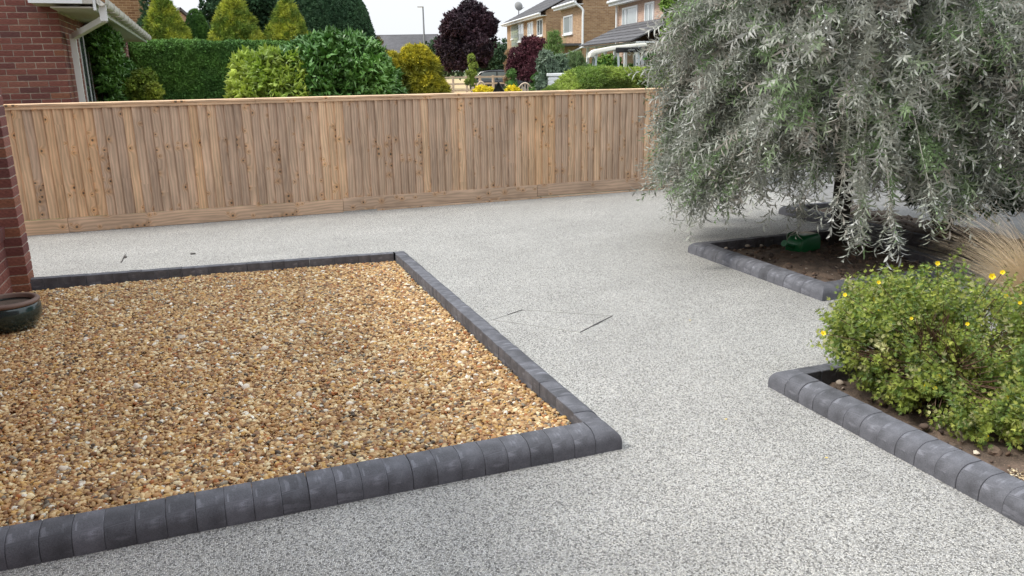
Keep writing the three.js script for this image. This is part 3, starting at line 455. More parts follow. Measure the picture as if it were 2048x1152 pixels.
  const rf = mesh('roof', (() => { const s = new THREE.Shape([[-1.02, 2.565], [-8.6, 2.565], [-4.8, 4.6]].map(([a, c]) => new THREE.Vector2(a, c))); return new THREE.ExtrudeGeometry(s, { depth: 10.7, bevelEnabled: false }).translate(0, 0, -23.05); })(), M.tile2, b);
  mesh('awning_bracket', merge([bar(V(X, 2.28, -16.3), V(X + 0.38, 2.28, -16.3), 0.014, 0.014), bar(V(X, 1.98, -16.3), V(X + 0.33, 2.27, -16.3), 0.012, 0.012), bar(V(X + 0.006, 1.8, -16.3), V(X + 0.006, 2.3, -16.3), 0.014, 0.014)]), M.darkmetal, b);
  mesh('awning_bracket', merge([bar(V(X, 2.26, -18.8), V(X + 0.38, 2.26, -18.8), 0.014, 0.014), bar(V(X, 1.96, -18.8), V(X + 0.33, 2.25, -18.8), 0.012, 0.012), bar(V(X + 0.006, 1.75, -18.8), V(X + 0.006, 2.28, -18.8), 0.014, 0.014)]), M.darkmetal, b);
}
{ // taller buff brick house beyond the bungalow, end wall towards us
  R = rngOf(83);
  const z = -29, xr = hit(297, 40, V(0, 0, z), V(0, 0, 1)).x, h = thing('brick_house', 'tall buff brick house end wall rising behind the bungalow', 'house');
  mesh('wall', uvbox(boxc(xr - 8, xr, 0, 5.2, z - 0.012, z - 9)), M.buffFar, h);
  mesh('mortar', boxc(xr - 2.6, xr - 0.001, 2.1, 4.35, z - 0.011, z), std(srgb(206, 176, 138), 0.95), h);
  layBricks(h, V(xr - 2.6, 2.1, z), V(1, 0, 0), V(0, 0, 1), 2.6, 2.25, buffBricks, 0.007);
  mesh('downpipe', boxc(xr - 0.01, xr + 0.07, 0, 5, z + 0.03, z + 0.1), M.white, h);
  mesh('roof', new THREE.ConeGeometry(7, 2, 4, 1).rotateY(Math.PI / 4).translate(xr - 4, 6.2, z - 4.5), M.tile, h);
}
function farHouse(label, px, py, dist, W, Hh, rise, wm, turn) {
  const p = at(px, py, dist), h = thing('distant_house', label, 'house', V(p.x, 0, p.z), turn), s = new THREE.Shape([[-W / 2, 0], [W / 2, 0], [W / 2, Hh], [0, Hh + rise], [-W / 2, Hh]].map(([a, b]) => new THREE.Vector2(a, b)));
  mesh('wall', uvbox(new THREE.ExtrudeGeometry(s, { depth: 9, bevelEnabled: false }).translate(0, 0, -9)), wm, h);
  const sl = Math.hypot(W / 2, rise) + 0.4, an = Math.atan2(rise, W / 2);
  for (const q of [-1, 1]) { const r = mesh('roof', new THREE.BoxGeometry(sl, 0.14, 9.6).rotateZ(-q * an).translate(q * (W / 4 + 0.1), Hh + rise / 2 + 0.05, -4.5), M.tile2, h); }
  return p.y;
}
farHouse('small pink gabled house seen between the clipped conifers', 363, 60, 60, 3.2, 4.2, 1.4, M.pinkFar, 0.35);
farHouse('grey roofed house far off behind the street lamp', 872, 88, 95, 9, 2.9, 2.4, M.buffFar, 1.2);
{ // street lamp
  const p = at(846, 20, 58), l = thing('street_lamp', 'tall grey street lamp with flat lantern beyond the golden hedge', 'street lamp', V(p.x, 0, p.z), -YAW);
  mesh('column', tube([V(0, 0, 0), V(0, 3, 0), V(0, 5.75, 0)], 0.085, 0.05, 10, 4), std(srgb(150, 154, 158), 0.5, { metalness: 0.5 }), l);
  mesh('lantern', rbox(0.42, 0.09, 0.2, 0.03, -0.17, 5.78, 0), std(srgb(196, 198, 200), 0.5), l);
}
// ---------------------------------------------------------------- rails, gate, bird table, vehicles
{
  M.rail = std(col(0.86, 0.9, 0.96), 0.9, { map: woodMap });
  const f = thing('rail_fence', 'grey timber three rail fence along the straw coloured field', 'fence');
  const a = at(878, 153, 50), b = at(1012, 152, 52), n = 5;
  for (let k = 0; k <= n; k++) { const q = a.clone().lerp(b, k / n); mesh('post', boxc(q.x - 0.06, q.x + 0.06, 0, 1.26, q.z - 0.06, q.z + 0.06), M.rail, f); }
  for (const y of [1.17, 0.78, 0.40]) for (let k = 0; k < n; k++) mesh('rail', bar(a.clone().lerp(b, k / n).setY(y), b.clone().lerp(a, 1 - (k + 1) / n).setY(y), 0.05, 0.1), M.rail, f);
  const gate = (px, py, dist, w, label, grp) => {
    const p = at(px, py, dist), g = thing('arched_gate', label, 'gate', V(p.x, 0, p.z), -YAW), hh = p.y;
    const arc = []; for (let k = 0; k <= 10; k++) { const t = k / 10; arc.push(V((t - 0.5) * w, hh - 0.42 + 0.42 * Math.sin(t * Math.PI), 0)); }
    mesh('arch_rail', tube(arc, 0.03, 0.03, 6, 20), M.rail, g);
    for (let k = 1; k < 8; k++) { const t = k / 8; mesh('slat', boxc((t - 0.5) * w - 0.02, (t - 0.5) * w + 0.02, 0.05, hh - 0.42 + 0.42 * Math.sin(t * Math.PI), -0.012, 0.012), M.rail, g); }
    for (const s of [-1, 1]) mesh('post', boxc(s * (w / 2 + 0.05) - 0.05, s * (w / 2 + 0.05) + 0.05, 0, hh - 0.18, -0.05, 0.05), M.rail, g);
    mesh('lower_rail', boxc(-w / 2, w / 2, 0.3, 0.38, 0.013, 0.04), M.rail, g);
  };
  gate(1050, 166, 27, 0.74, 'low arched garden gate with pale slats behind the fence'); gate(962, 163, 30, 0.5, 'small arched garden gate beside the yellow flowers');
  const p = at(997, 163, 14.5), t = thing('bird_table', 'bird table with steep black roof showing above the fence', 'bird table', V(p.x, 0, p.z), -YAW);
  mesh('post', boxc(-0.035, 0.035, 0, p.y - 0.27, -0.035, 0.035), M.rail, t);
  mesh('tray', boxc(-0.13, 0.13, p.y - 0.28, p.y - 0.25, -0.13, 0.13), M.rail, t);
  const blk = std(col(0.018, 0.02, 0.024), 0.6);
  for (const s of [-1, 1]) mesh('roof_panel', new THREE.BoxGeometry(0.28, 0.014, 0.3).rotateZ(-s * 1.06).translate(s * 0.068, p.y - 0.125, 0), blk, t);
  mesh('gable', (() => { const s = new THREE.Shape([[-0.125, -0.24], [0.125, -0.24], [0, -0.015]].map(([x, y]) => new THREE.Vector2(x, y + p.y))); return new THREE.ExtrudeGeometry(s, { depth: 0.2, bevelEnabled: false }).translate(0, 0, -0.1); })(), blk, t);
  const bx = at(1118, 150, 22), u = thing('storage_box', 'white ribbed storage box behind the light green hedge', 'box', V(bx.x, 0, bx.z), -YAW);
  mesh('body', rbox(0.62, 1.42, 0.5, 0.02, 0, 0.71, 0), M.white, u); mesh('lid', rbox(0.68, 0.08, 0.56, 0.02, 0, 1.47, 0), M.white, u);
  for (let k = 0; k < 4; k++) mesh('rib', boxc(-0.312, 0.312, 1.1 + k * 0.08, 1.14 + k * 0.08, 0.25, 0.262), M.upvc, u);
}
function car(label, px, dist, turn, paint) {
  const p = at(px, 150, dist), c = thing('parked_car', label, 'car', V(p.x, 0.0, p.z), turn, 'cars parked beyond the rail fence');
  const pm = new THREE.MeshPhysicalMaterial({ color: paint, roughness: 0.35, clearcoat: 0.35, clearcoatRoughness: 0.12, metalness: 0.1 }), S = (a) => new THREE.Shape(a.map(([x, y]) => new THREE.Vector2(x, y)));
  mesh('body', toCreasedNormals(new THREE.ExtrudeGeometry(S([[-2.1, 0.3], [-2.15, 0.62], [-2.05, 0.88], [-1.7, 0.95], [1.0, 0.95], [1.9, 0.8], [2.12, 0.6], [2.12, 0.3]]), { depth: 1.5, bevelEnabled: true, bevelSize: 0.1, bevelThickness: 0.12, bevelOffset: -0.08, bevelSegments: 3 }).translate(0, 0, -0.75), 0.6), pm, c);
  const cab = mesh('cabin', toCreasedNormals(new THREE.ExtrudeGeometry(S([[-1.85, 0.93], [-1.45, 1.48], [-0.9, 1.56], [0.1, 1.56], [0.45, 1.48], [1.15, 0.93]]), { depth: 1.26, bevelEnabled: true, bevelSize: 0.06, bevelThickness: 0.1, bevelOffset: -0.05, bevelSegments: 2 }).translate(0, 0, -0.63), 0.6), pm, c);
  for (const s of [-1, 1]) { mesh('window', new THREE.ExtrudeGeometry(S([[-1.6, 0.98], [-1.3, 1.42], [-0.4, 1.46], [-0.4, 0.98]]), { depth: 0.012, bevelEnabled: false }).translate(0, 0, s * 0.735 - 0.006), M.pane, cab); mesh('window', new THREE.ExtrudeGeometry(S([[-0.32, 0.98], [-0.32, 1.46], [0.2, 1.45], [0.95, 0.98]]), { depth: 0.012, bevelEnabled: false }).translate(0, 0, s * 0.735 - 0.006), M.pane, cab); mesh('mirror', rbox(0.12, 0.14, 0.2, 0.04, 0.85, 1.05, s * 0.92), std(srgb(200, 206, 210), 0.3), c); mesh('headlight', rbox(0.14, 0.14, 0.3, 0.04, 2.06, 0.68, s * 0.55), M.white, c); mesh('tail_light', rbox(0.1, 0.18, 0.25, 0.03, -2.1, 0.74, s * 0.6), std(col(0.3, 0.01, 0.01), 0.3), c); }
  for (const x of [-1.3, 1.35]) for (const s of [-1, 1]) { const w = mesh('wheel', new THREE.CylinderGeometry(0.32, 0.32, 0.2, 20).rotateX(Math.PI / 2).translate(x, 0.32, s * 0.76), std(col(0.02, 0.02, 0.02), 0.9), c); mesh('rim', new THREE.CylinderGeometry(0.2, 0.2, 0.03, 14).rotateX(Math.PI / 2).translate(x, 0.32, s * 0.865), std(srgb(170, 172, 176), 0.4, { metalness: 0.7 }), w); }
}
car('black car parked behind the rail fence under the purple tree', 1008, 54, -YAW - 0.12, col(0.012, 0.014, 0.02));
car('pale blue car parked beyond the black car', 1048, 62, -YAW - 0.12, srgb(176, 200, 212));
{ // mini excavator with canopy, seen over the hedge
  const p = at(1238, 110, 27), d = thing('mini_excavator', 'mini excavator with white canopy and black front panel behind the hedge', 'excavator', V(p.x, 0, p.z), -YAW - 0.02);
  const cream = std(srgb(226, 224, 214), 0.5), grey = std(srgb(190, 198, 202), 0.5), dark = std(col(0.02, 0.02, 0.022), 0.5);
  const prof = (a) => new THREE.ExtrudeGeometry(new THREE.Shape(a.map(([x, y]) => new THREE.Vector2(x, y))), { depth: 1.1, bevelEnabled: true, bevelSize: 0.03, bevelThickness: 0.05, bevelSegments: 3 }).translate(0, 0, -0.9);
  mesh('canopy', toCreasedNormals(prof([[-0.92, 1.98], [-0.9, 2.08], [-0.8, 2.16], [-0.2, 2.26], [0.5, 2.32], [0.82, 2.33], [0.86, 2.27], [0.4, 2.25], [-0.2, 2.18], [-0.75, 2.06], [-0.84, 1.98]]), 0.7), cream, d);
  const fp = mesh('front_panel', rbox(0.98, 0.16, 0.06, 0.03, 0.35, 2.16, 0.27), dark, d); fp.rotation.z = 0.0;
  { // maker's lettering on the panel
    const cv = document.createElement('canvas'); cv.width = 512; cv.height = 64; const x = cv.getContext('2d'); x.fillStyle = '#0a0a0b'; x.fillRect(0, 0, 512, 64); x.fillStyle = '#b9bcbe'; x.font = 'bold 44px sans-serif'; x.textAlign = 'center'; x.fillText('TAKEUCHI', 256, 48);
    const t = new THREE.CanvasTexture(cv); t.colorSpace = THREE.SRGBColorSpace; mesh('lettering', new THREE.PlaneGeometry(0.5, 0.07).translate(0.36, 2.16, 0.305), std(col(1, 1, 1), 0.5, { map: t }), fp);
  }
  const post = (x0, y0, x1, y1, z, w = 0.06) => mesh('post', bar(V(x0, y0, z), V(x1, y1, z), w, w), grey, d);
  post(-0.78, 0.9, -0.74, 2.06, 0.16); post(0.02, 0.9, -0.06, 2.2, 0.22); post(-0.78, 0.9, -0.74, 2.06, -0.8); post(0.62, 0.9, 0.6, 2.26, -0.8); post(0.62, 0.9, 0.6, 2.26, 0.22); post(0.98, 0.9, 0.74, 2.2, 0.2, 0.05);
  mesh('seat_shell', rbox(0.4, 0.62, 0.4, 0.05, -0.25, 1.35, -0.3), M.white, d); mesh('seat_back', rbox(0.3, 0.4, 0.06, 0.03, -0.25, 1.4, -0.07), dark, d);
  mesh('engine_cover', rbox(0.5, 0.75, 0.9, 0.08, -0.62, 1.05, -0.35), std(srgb(52, 60, 78), 0.5), d);
  mesh('upper_body', rbox(1.5, 0.5, 1.1, 0.08, 0, 0.72, -0.35), cream, d);
  for (const z of [-0.85, 0.15]) mesh('track', rbox(1.7, 0.42, 0.3, 0.18, 0, 0.21, z), dark, d);
  mesh('boom', tube([V(0.7, 0.8, -0.35), V(1.3, 1.4, -0.35), V(1.9, 1.1, -0.35), V(2.0, 0.3, -0.35)], 0.09, 0.07, 8, 10), cream, d); mesh('bucket', rbox(0.3, 0.3, 0.4, 0.06, 1.95, 0.2, -0.35), dark, d);
}

// ---------------------------------------------------------------- planting
// a spray of n leaves round +y; long = leaf length
function spray(n, long, wide, seed, { open = 1, fold = 0.25, stem = 0 } = {}) {
  const r = rngOf(seed), pos = [], nor = [];
  const leaf = (o, d, l, w) => {
    const up = V(r() - 0.5, r() - 0.5, r() - 0.5), s = d.clone().cross(up).normalize(), nn = s.clone().cross(d).normalize(), m = o.clone().addScaledVector(d, l * 0.5).addScaledVector(nn, fold * w), t = o.clone().addScaledVector(d, l).addScaledVector(nn, -fold * w * 1.5), a = o.clone().addScaledVector(d, l * 0.45).addScaledVector(s, w / 2), b = o.clone().addScaledVector(d, l * 0.45).addScaledVector(s, -w / 2);
    for (const tri of [[o, a, m], [a, t, m], [o, m, b], [m, t, b]]) for (const q of tri) pos.push(q.x, q.y, q.z);
  };
  for (let i = 0; i < n; i++) { const d = V((r() - 0.5) * 2 * open, 0.25 + r() * 0.9, (r() - 0.5) * 2 * open).normalize(); leaf(V((r() - 0.5) * stem, (r() - 0.7) * long * 0.6, (r() - 0.5) * stem), d, long * (0.7 + 0.5 * r()), wide * (0.8 + 0.4 * r())); }
  const g = new THREE.BufferGeometry(); g.setAttribute('position', new THREE.Float32BufferAttribute(pos, 3)); g.computeVertexNormals(); return g;
}
const YUP = V(0, 1, 0);
function orient(p, n, s, wob = 0.5) { const d = n.clone().add(V(rr(-wob, wob), rr(-wob, wob), rr(-wob, wob))).normalize(); const q = new THREE.Quaternion().setFromUnitVectors(YUP, d).multiply(new THREE.Quaternion().setFromAxisAngle(YUP, R() * 6.28)); return new THREE.Matrix4().compose(p, q, V(s, s, s)); }
// point samplers: return [point, normal]
const inEll = (c, r, bump = 0.12, seed = 1, low = -1, thick = 0.1) => { for (;;) { const d = V(rr(-1, 1), rr(-1, 1), rr(-1, 1)), l = d.length(); if (l > 1 || l < 0.05) continue; d.divideScalar(l); if (d.y < low) continue; const k = (1 + bump * (2 * noise(d.x * 3 + d.z * 2 + 9, d.y * 3 + d.z * 2.3 + 5, 0, seed) - 1)) * (1 - thick * R() * R() * 3); return [V(c.x + d.x * r.x * k, c.y + d.y * r.y * k, c.z + d.z * r.z * k), V(d.x / r.x, d.y / r.y, d.z / r.z).normalize()]; } };
const onCone = (c, r, h, seed, pw = 0.8, bump = 0.12) => { const t = 1 - Math.sqrt(R()), a = R() * 6.283, k = Math.pow(1 - t, pw) * r * (1 + bump * (2 * noise(a * 3, t * 8, 0, seed) - 1)) * (1 - 0.2 * R() * R()); return [V(c.x + Math.cos(a) * k, c.y + t * h, c.z + Math.sin(a) * k), V(Math.cos(a), 0.55, Math.sin(a)).normalize()]; };
const onBox = (x0, x1, y0, y1, z0, z1, seed, bump = 0.06, round = 0.12) => {
  const A = [(x1 - x0) * (y1 - y0), (x1 - x0) * (z1 - z0), (z1 - z0) * (y1 - y0), (z1 - z0) * (y1 - y0)]; let t = R() * (A[0] + A[1] + A[2] + A[3]), f = 0; while (t > A[f]) { t -= A[f]; f++; }
  const p = V(rr(x0, x1), rr(y0, y1), rr(z0, z1)), n = V(0, 0, 0); if (f === 0) { p.z = z1; n.z = 1; } else if (f === 1) { p.y = y1; n.y = 1; } else if (f === 2) { p.x = x1; n.x = 1; } else { p.x = x0; n.x = -1; }
  const ex = Math.min(p.x - x0, x1 - p.x), ey = y1 - p.y, ez = Math.min(z1 - p.z, p.z - z0); let e = 0; if (n.y) e = Math.max(0, round - Math.min(ex, ez)); else if (n.z) e = Math.max(0, round - Math.min(ex, ey)); else e = Math.max(0, round - Math.min(ey, ez));
  const b = bump * (2 * fbm(p.x * 2.2 + p.z * 1.3, p.y * 2.2 + p.z, 0, seed, 3) - 1) - e * e / round * 0.7 - bump * R() * 0.8; p.addScaledVector(n, b); return [p, n];
};
function foliage(parent, geos, m, N, sample, color, size, wob = 0.5, name = 'foliage', keep) {
  const L = geos.map(() => []); for (let i = 0; i < N; i++) { const [p, n] = sample(i); if (keep && !keep(p)) continue; L[i % geos.length].push([orient(p, n, size * rr(0.75, 1.25), wob), color(p, n)]); }
  geos.forEach((g, k) => scatter(name, g, m, parent, L[k]));
}
const mix = (a, b, t) => a.clone().lerp(b, t);
const tint = (base, alt, p, seed, k = 0.28, sc = 1.6) => { const t = smooth(0.35, 0.7, fbm(p.x * sc + p.z, p.y * sc + p.z * 0.7, 0, seed, 3)); return mix(base, alt, clamp(t * 0.8 + rr(-0.15, 0.3))).multiplyScalar(1 + rr(-k, k)); };
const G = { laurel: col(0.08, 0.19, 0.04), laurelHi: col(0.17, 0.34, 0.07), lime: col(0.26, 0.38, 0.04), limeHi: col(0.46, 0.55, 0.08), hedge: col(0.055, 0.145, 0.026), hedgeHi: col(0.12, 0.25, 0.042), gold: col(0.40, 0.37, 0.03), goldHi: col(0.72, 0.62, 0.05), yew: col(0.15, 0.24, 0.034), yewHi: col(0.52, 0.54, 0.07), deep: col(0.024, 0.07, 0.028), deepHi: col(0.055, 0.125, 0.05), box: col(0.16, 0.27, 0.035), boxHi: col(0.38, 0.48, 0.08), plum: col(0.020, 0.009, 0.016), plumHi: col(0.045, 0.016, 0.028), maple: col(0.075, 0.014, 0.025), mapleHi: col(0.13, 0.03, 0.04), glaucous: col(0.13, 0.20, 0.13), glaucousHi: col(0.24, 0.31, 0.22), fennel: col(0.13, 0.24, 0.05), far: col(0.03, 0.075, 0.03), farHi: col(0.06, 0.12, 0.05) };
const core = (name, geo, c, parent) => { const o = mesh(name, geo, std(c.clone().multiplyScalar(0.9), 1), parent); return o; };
const ell = (c, r, k) => new THREE.SphereGeometry(1, 18, 12).scale(r.x * k, r.y * k, r.z * k).translate(c.x, c.y, c.z);
const big = [spray(9, 0.12, 0.062, 1), spray(9, 0.12, 0.06, 2), spray(8, 0.13, 0.066, 3)], small = [spray(14, 0.055, 0.026, 4, { stem: 0.05 }), spray(14, 0.055, 0.024, 5, { stem: 0.05 }), spray(12, 0.06, 0.026, 6, { stem: 0.05 })], feath = [spray(16, 0.10, 0.016, 7, { open: 0.7, stem: 0.04 }), spray(16, 0.10, 0.015, 8, { open: 0.7, stem: 0.04 })], tiny = [spray(22, 0.035, 0.014, 9, { stem: 0.06 }), spray(22, 0.034, 0.014, 10, { stem: 0.06 })];
const trunkTo = (parent, x, y, z, r) => mesh('trunk', tube([V(x, 0, z), V(x + 0.03, y * 0.5, z), V(x, y, z)], r, r * 0.6, 8, 4), M.bark, parent);
R = rngOf(200);
{ // laurel right behind the fence, with a lime coloured leaf mass on its left
  const l = thing('laurel_shrub', 'large glossy dark green laurel shrub behind the fence', 'shrub'), c = V(1.92, 1.1, -12.75), r = V(1.1, 1.06, 0.85);
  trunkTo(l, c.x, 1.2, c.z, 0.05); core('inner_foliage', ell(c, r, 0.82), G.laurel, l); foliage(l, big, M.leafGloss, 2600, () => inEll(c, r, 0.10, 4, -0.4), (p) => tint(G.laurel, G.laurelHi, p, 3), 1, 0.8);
  const s = thing('lime_foliage', 'lime green leafy mass on the left of the dark laurel', 'shrub'), c2 = V(1.1, 1.08, -12.62), r2 = V(0.66, 0.88, 0.72);
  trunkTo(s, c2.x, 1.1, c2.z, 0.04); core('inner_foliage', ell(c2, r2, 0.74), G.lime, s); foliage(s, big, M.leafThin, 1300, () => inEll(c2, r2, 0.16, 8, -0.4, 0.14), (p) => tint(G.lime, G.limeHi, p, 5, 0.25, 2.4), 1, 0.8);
}
{ // golden clipped conifer
  const h = thing('golden_conifer', 'golden yellow clipped conifer with domed tops behind the fence', 'conifer'), A = [V(3.72, 1.0, -14.5), V(0.44, 1.0, 0.45)], B = [V(3.25, 0.95, -14.6), V(0.3, 0.95, 0.4)], C = [V(3.85, 0.6, -14.3), V(0.42, 0.95, 0.4)];
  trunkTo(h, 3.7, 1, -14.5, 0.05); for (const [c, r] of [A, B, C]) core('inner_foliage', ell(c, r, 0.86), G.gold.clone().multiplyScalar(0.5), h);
  const s = () => { const [c, r] = [A, A, B, C][Math.floor(R() * 4)]; const q = inEll(c, r, 0.10, 14, -0.2); const d = q[0].clone().sub(c); const m = Math.pow(Math.pow(Math.abs(d.x / r.x), 3.2) + Math.pow(Math.abs(d.y / r.y), 3.2) + Math.pow(Math.abs(d.z / r.z), 3.2), 1 / 3.2), l = Math.sqrt((d.x / r.x) ** 2 + (d.y / r.y) ** 2 + (d.z / r.z) ** 2); q[0].copy(c).addScaledVector(d, 0.5 + 0.5 * l / m); return q; };
  foliage(h, feath, M.leaf, 3400, s, (p) => tint(col(0.10, 0.13, 0.018), G.gold, p, 9, 0.3, 3.2), 0.85, 0.5);
  foliage(h, feath, M.leaf, 2400, () => { let q; do q = s(); while (q[1].y < 0.35); q[0].y += 0.04; return q; }, () => vary(mix(G.gold, G.goldHi, R()), 0.2), 0.7, 0.4, 'top_sprays');  // extra sprays in stronger yellow, only where the surface faces upwards
}
{ // clipped hedges
  const h = thing('clipped_hedge', 'tall dark green clipped hedge along the neighbouring lawn', 'hedge'); core('inner_foliage', boxc(-1.4, 3.2, 0, 2.3, -24.9, -23.9), G.hedge, h);
  foliage(h, small, M.leaf, 12000, () => onBox(-1.5, 3.3, 0.6, 2.42, -25.0, -23.8, 3, 0.08), (p) => tint(G.hedge, G.hedgeHi, p, 6, 0.35), 1.3, 0.7);
  const b = thing('box_hedge', 'light green leafy hedge growing close behind the fence by the silver tree', 'hedge'); core('inner_foliage', boxc(4.85, 7.0, 0, 1.46, -10.85, -10.12), G.box, b);
  const rnd = (s) => () => { const q = onBox(4.55, 7.15, 0.7, 1.62, -11.0, -10.0, s, 0.10, 0.2); const k = smooth(5.35, 4.55, q[0].x); q[0].y -= 0.30 * k * k; return q; };
  foliage(b, tiny, M.leafThin, 9000, rnd(9), (p) => tint(G.box, G.boxHi, p, 8, 0.28, 3), 0.95, 0.7);
  foliage(b, tiny, M.leafThin, 900, () => { let q; do q = rnd(9)(); while (q[0].x < 5.9 || q[1].z < 0.5 || q[0].y < 1.3); q[0].z += rr(0, 0.2); q[0].y += rr(-0.02, 0.06); return q; }, (p) => tint(G.box, G.boxHi, p, 8), 0.9, 0.7, 'overhanging_shoots');
}
{ // clipped golden yews, dome, dark conifer tip
  const cones = [[322, 26.5, -12, 275, 372, 'golden green cone shaped yew standing before the buff end wall', 0.8], [464, 27, -14, 416, 520, 'golden green cone shaped yew with rounded flanks above the dark hedge', 0.72], [570, 27.5, -8, 524, 616, 'golden green cone shaped yew close to the big dark dome', 0.85]];
  for (const [px, d, top, l, r, label, pw] of cones) {
    const a = at(l, 92, d), b = at(r, 92, d), t = at(px, top, d), rad = a.distanceTo(b) / 2, th = thing('yew_cone', label, 'conifer', V(t.x, 0, t.z), 0, 'clipped golden yews'), c = V(0, a.y - 0.55, 0), H = t.y - c.y;
    const rb = rad / Math.pow(1 - 0.55 / H, pw); trunkTo(th, 0, 1.8, 0, 0.06); core('inner_foliage', new THREE.LatheGeometry([0, 0.2, 0.4, 0.6, 0.8, 0.92].map((q) => new THREE.Vector2(0.86 * rb * Math.pow(1 - q, pw), c.y + q * H)), 16), G.yew, th); core('inner_foliage', new THREE.CylinderGeometry(0.8 * rb, 0.6 * rb, c.y - 0.4, 14).translate(0, 0.4 + (c.y - 0.4) / 2, 0), G.yew, th);
    foliage(th, feath, M.leaf, 3600, () => onCone(c, rb, H, px, pw, 0.22), (p) => tint(G.yew, G.yewHi, p, px, 0.35, 5), 1.5, 0.75);
  }
  const dm = thing('clipped_dome', 'dark green clipped dome shrub between two golden yews', 'shrub', at(398, 92, 28).setY(0)); { const c = V(0, 1.8, 0), r = V(0.5, 1.72, 0.5); trunkTo(dm, 0, 1.5, 0, 0.06); core('inner_foliage', ell(c, r, 0.9), G.hedge, dm); foliage(dm, tiny, M.leaf, 2600, () => inEll(c, r, 0.03, 3, -0.3, 0.04), (p) => tint(G.hedge, G.hedgeHi, p, 2), 1, 0.5); }
  const bd = thing('clipped_dome', 'big dark green dome shaped evergreen towering behind the laurel', 'tree', at(655, 92, 30).setY(0)); { const c = V(-0.1, 2.0, 0), r = V(1.8, 3.05, 1.75); trunkTo(bd, 0, 1.5, 0, 0.12); core('inner_foliage', ell(c, r, 0.92), G.deep, bd); foliage(bd, small, M.leaf, 11000, () => inEll(c, r, 0.035, 5, -0.3, 0.05), (p) => tint(G.deep, G.deepHi, p, 7, 0.3, 2), 1.15, 0.6); }
  const sp = thing('spruce', 'dark spiky conifer tip poking up behind the golden yew', 'conifer', at(318, 60, 28).setY(0)); trunkTo(sp, 0, 4.2, 0, 0.06); foliage(sp, feath, M.leaf, 700, () => onCone(V(0, 2.7, 0), 0.62, 1.95, 3, 0.9, 0.4), (p) => tint(G.deep, G.deepHi, p, 3), 1.3, 0.8);
}
// loose trees: tapered trunk, limbs and lobes of leaf sprays
function tree(name, label, px, dist, H, W, y0, lobes, pal, geos, size, N, seed, mat = M.leaf, cat = 'tree', grp) {
  const r = rngOf(seed), p = at(px, 100, dist), t = thing(name, label, cat, V(p.x, 0, p.z), 0, grp), L = [];
  for (let k = 0; k < lobes; k++) { const a = r() * 6.283, q = Math.sqrt(r()) * 0.62, yy = y0 + (H - y0) * (0.25 + 0.55 * r()), s = W * (0.26 + 0.16 * r()); L.push([V(Math.cos(a) * q * W, yy, Math.sin(a) * q * W), V(s, s * 0.85, s)]); }
  L.push([V(0, y0 + (H - y0) * 0.5, 0), V(W * 0.62, (H - y0) * 0.42, W * 0.62)], [V(0, H - W * 0.36, 0), V(W * 0.4, W * 0.36, W * 0.4)]);
  mesh('trunk', tube([V(0, 0, 0), V(0.05, y0 * 0.7, 0.02), V(0, y0 + (H - y0) * 0.5, 0)], W * 0.06, W * 0.025, 8, 5), M.bark, t);
  mesh('limbs', merge(L.slice(0, 6).map(([c]) => tube([V(0, y0 * 0.8, 0), V(c.x * 0.4, lerp(y0, c.y, 0.6), c.z * 0.4), c], W * 0.025, W * 0.008, 5, 4))), M.bark, t);
  L.forEach(([c, rr_], k) => { if (k % 2 || k >= lobes) core('inner_foliage', ell(c, rr_, 0.66), pal[0], t); });
  foliage(t, geos, mat, N, (i) => { const [c, rad] = L[Math.floor(R() * L.length)]; return inEll(c, rad, 0.22, seed + 3, -0.75, 0.16); }, (q) => tint(pal[0], pal[1], q, seed, 0.35, 1.3), size, 0.9, 'crown');
  return t;
}
tree('purple_plum_tree', 'big round dark purple leaved tree beyond the rail fence', 944, 58, 6.15, 2.85, 1.0, 16, [G.plum, G.plumHi], big, 1.9, 5200, 301);
tree('purple_shrub', 'small wine red shrub in front of the buff brick house', 1063, 30, 2.72, 1.0, 0.9, 10, [G.maple, G.mapleHi], small, 1.5, 2400, 302, M.leaf, 'shrub');
tree('garden_tree', 'loose dark green tree between the golden yews', 500, 36, 6.2, 2.2, 2, 12, [G.deep, G.deepHi], big, 1.3, 3600, 303);
tree('garden_tree', 'blue green leafy tree rising behind the last golden yew', 610, 38, 7.2, 2.6, 2, 14, [G.deep, col(0.05, 0.10, 0.055)], big, 1.3, 4200, 304);
tree('far_tree', 'low dark tree far off beyond the clipped dome', 360, 75, 6.6, 3.6, 1.5, 12, [G.far, G.farHi], big, 2.2, 1800, 305, M.leaf, 'tree', 'far trees');
tree('far_tree', 'rounded green tree far off beside the spruce tip', 410, 82, 7.0, 4.2, 1.5, 12, [G.far, G.farHi], big, 2.2, 1800, 306, M.leaf, 'tree', 'far trees');
tree('far_tree', 'dark green trees under the purple tree behind the cars', 985, 66, 3.6, 3.0, 0.2, 12, [G.far, G.farHi], big, 1.8, 1800, 307, M.leaf, 'tree', 'far trees');
tree('far_tree', 'small green tree between golden conifer and purple tree', 880, 72, 4.4, 2.2, 0.4, 8, [G.far, G.farHi], big, 1.6, 1200, 308, M.leaf, 'tree', 'far trees');
tree('street_tree', 'fresh green leafy tree between pinkish house and silver tree', 1352, 23, 4.6, 0.72, 0.8, 12, [G.box, col(0.16, 0.26, 0.06)], big, 0.9, 2600, 309);
tree('street_shrub', 'dark green shrub behind the mini excavator', 1215, 30.5, 2.1, 1.25, 0.2, 8, [G.hedge, G.box], big, 1, 1500, 310, M.leaf, 'shrub');
tree('street_shrub', 'bushy green shrub before the tiled porch', 1315, 27, 2.2, 1.0, 0.2, 8, [G.hedge, G.box], big, 0.9, 1300, 311, M.leaf, 'shrub');
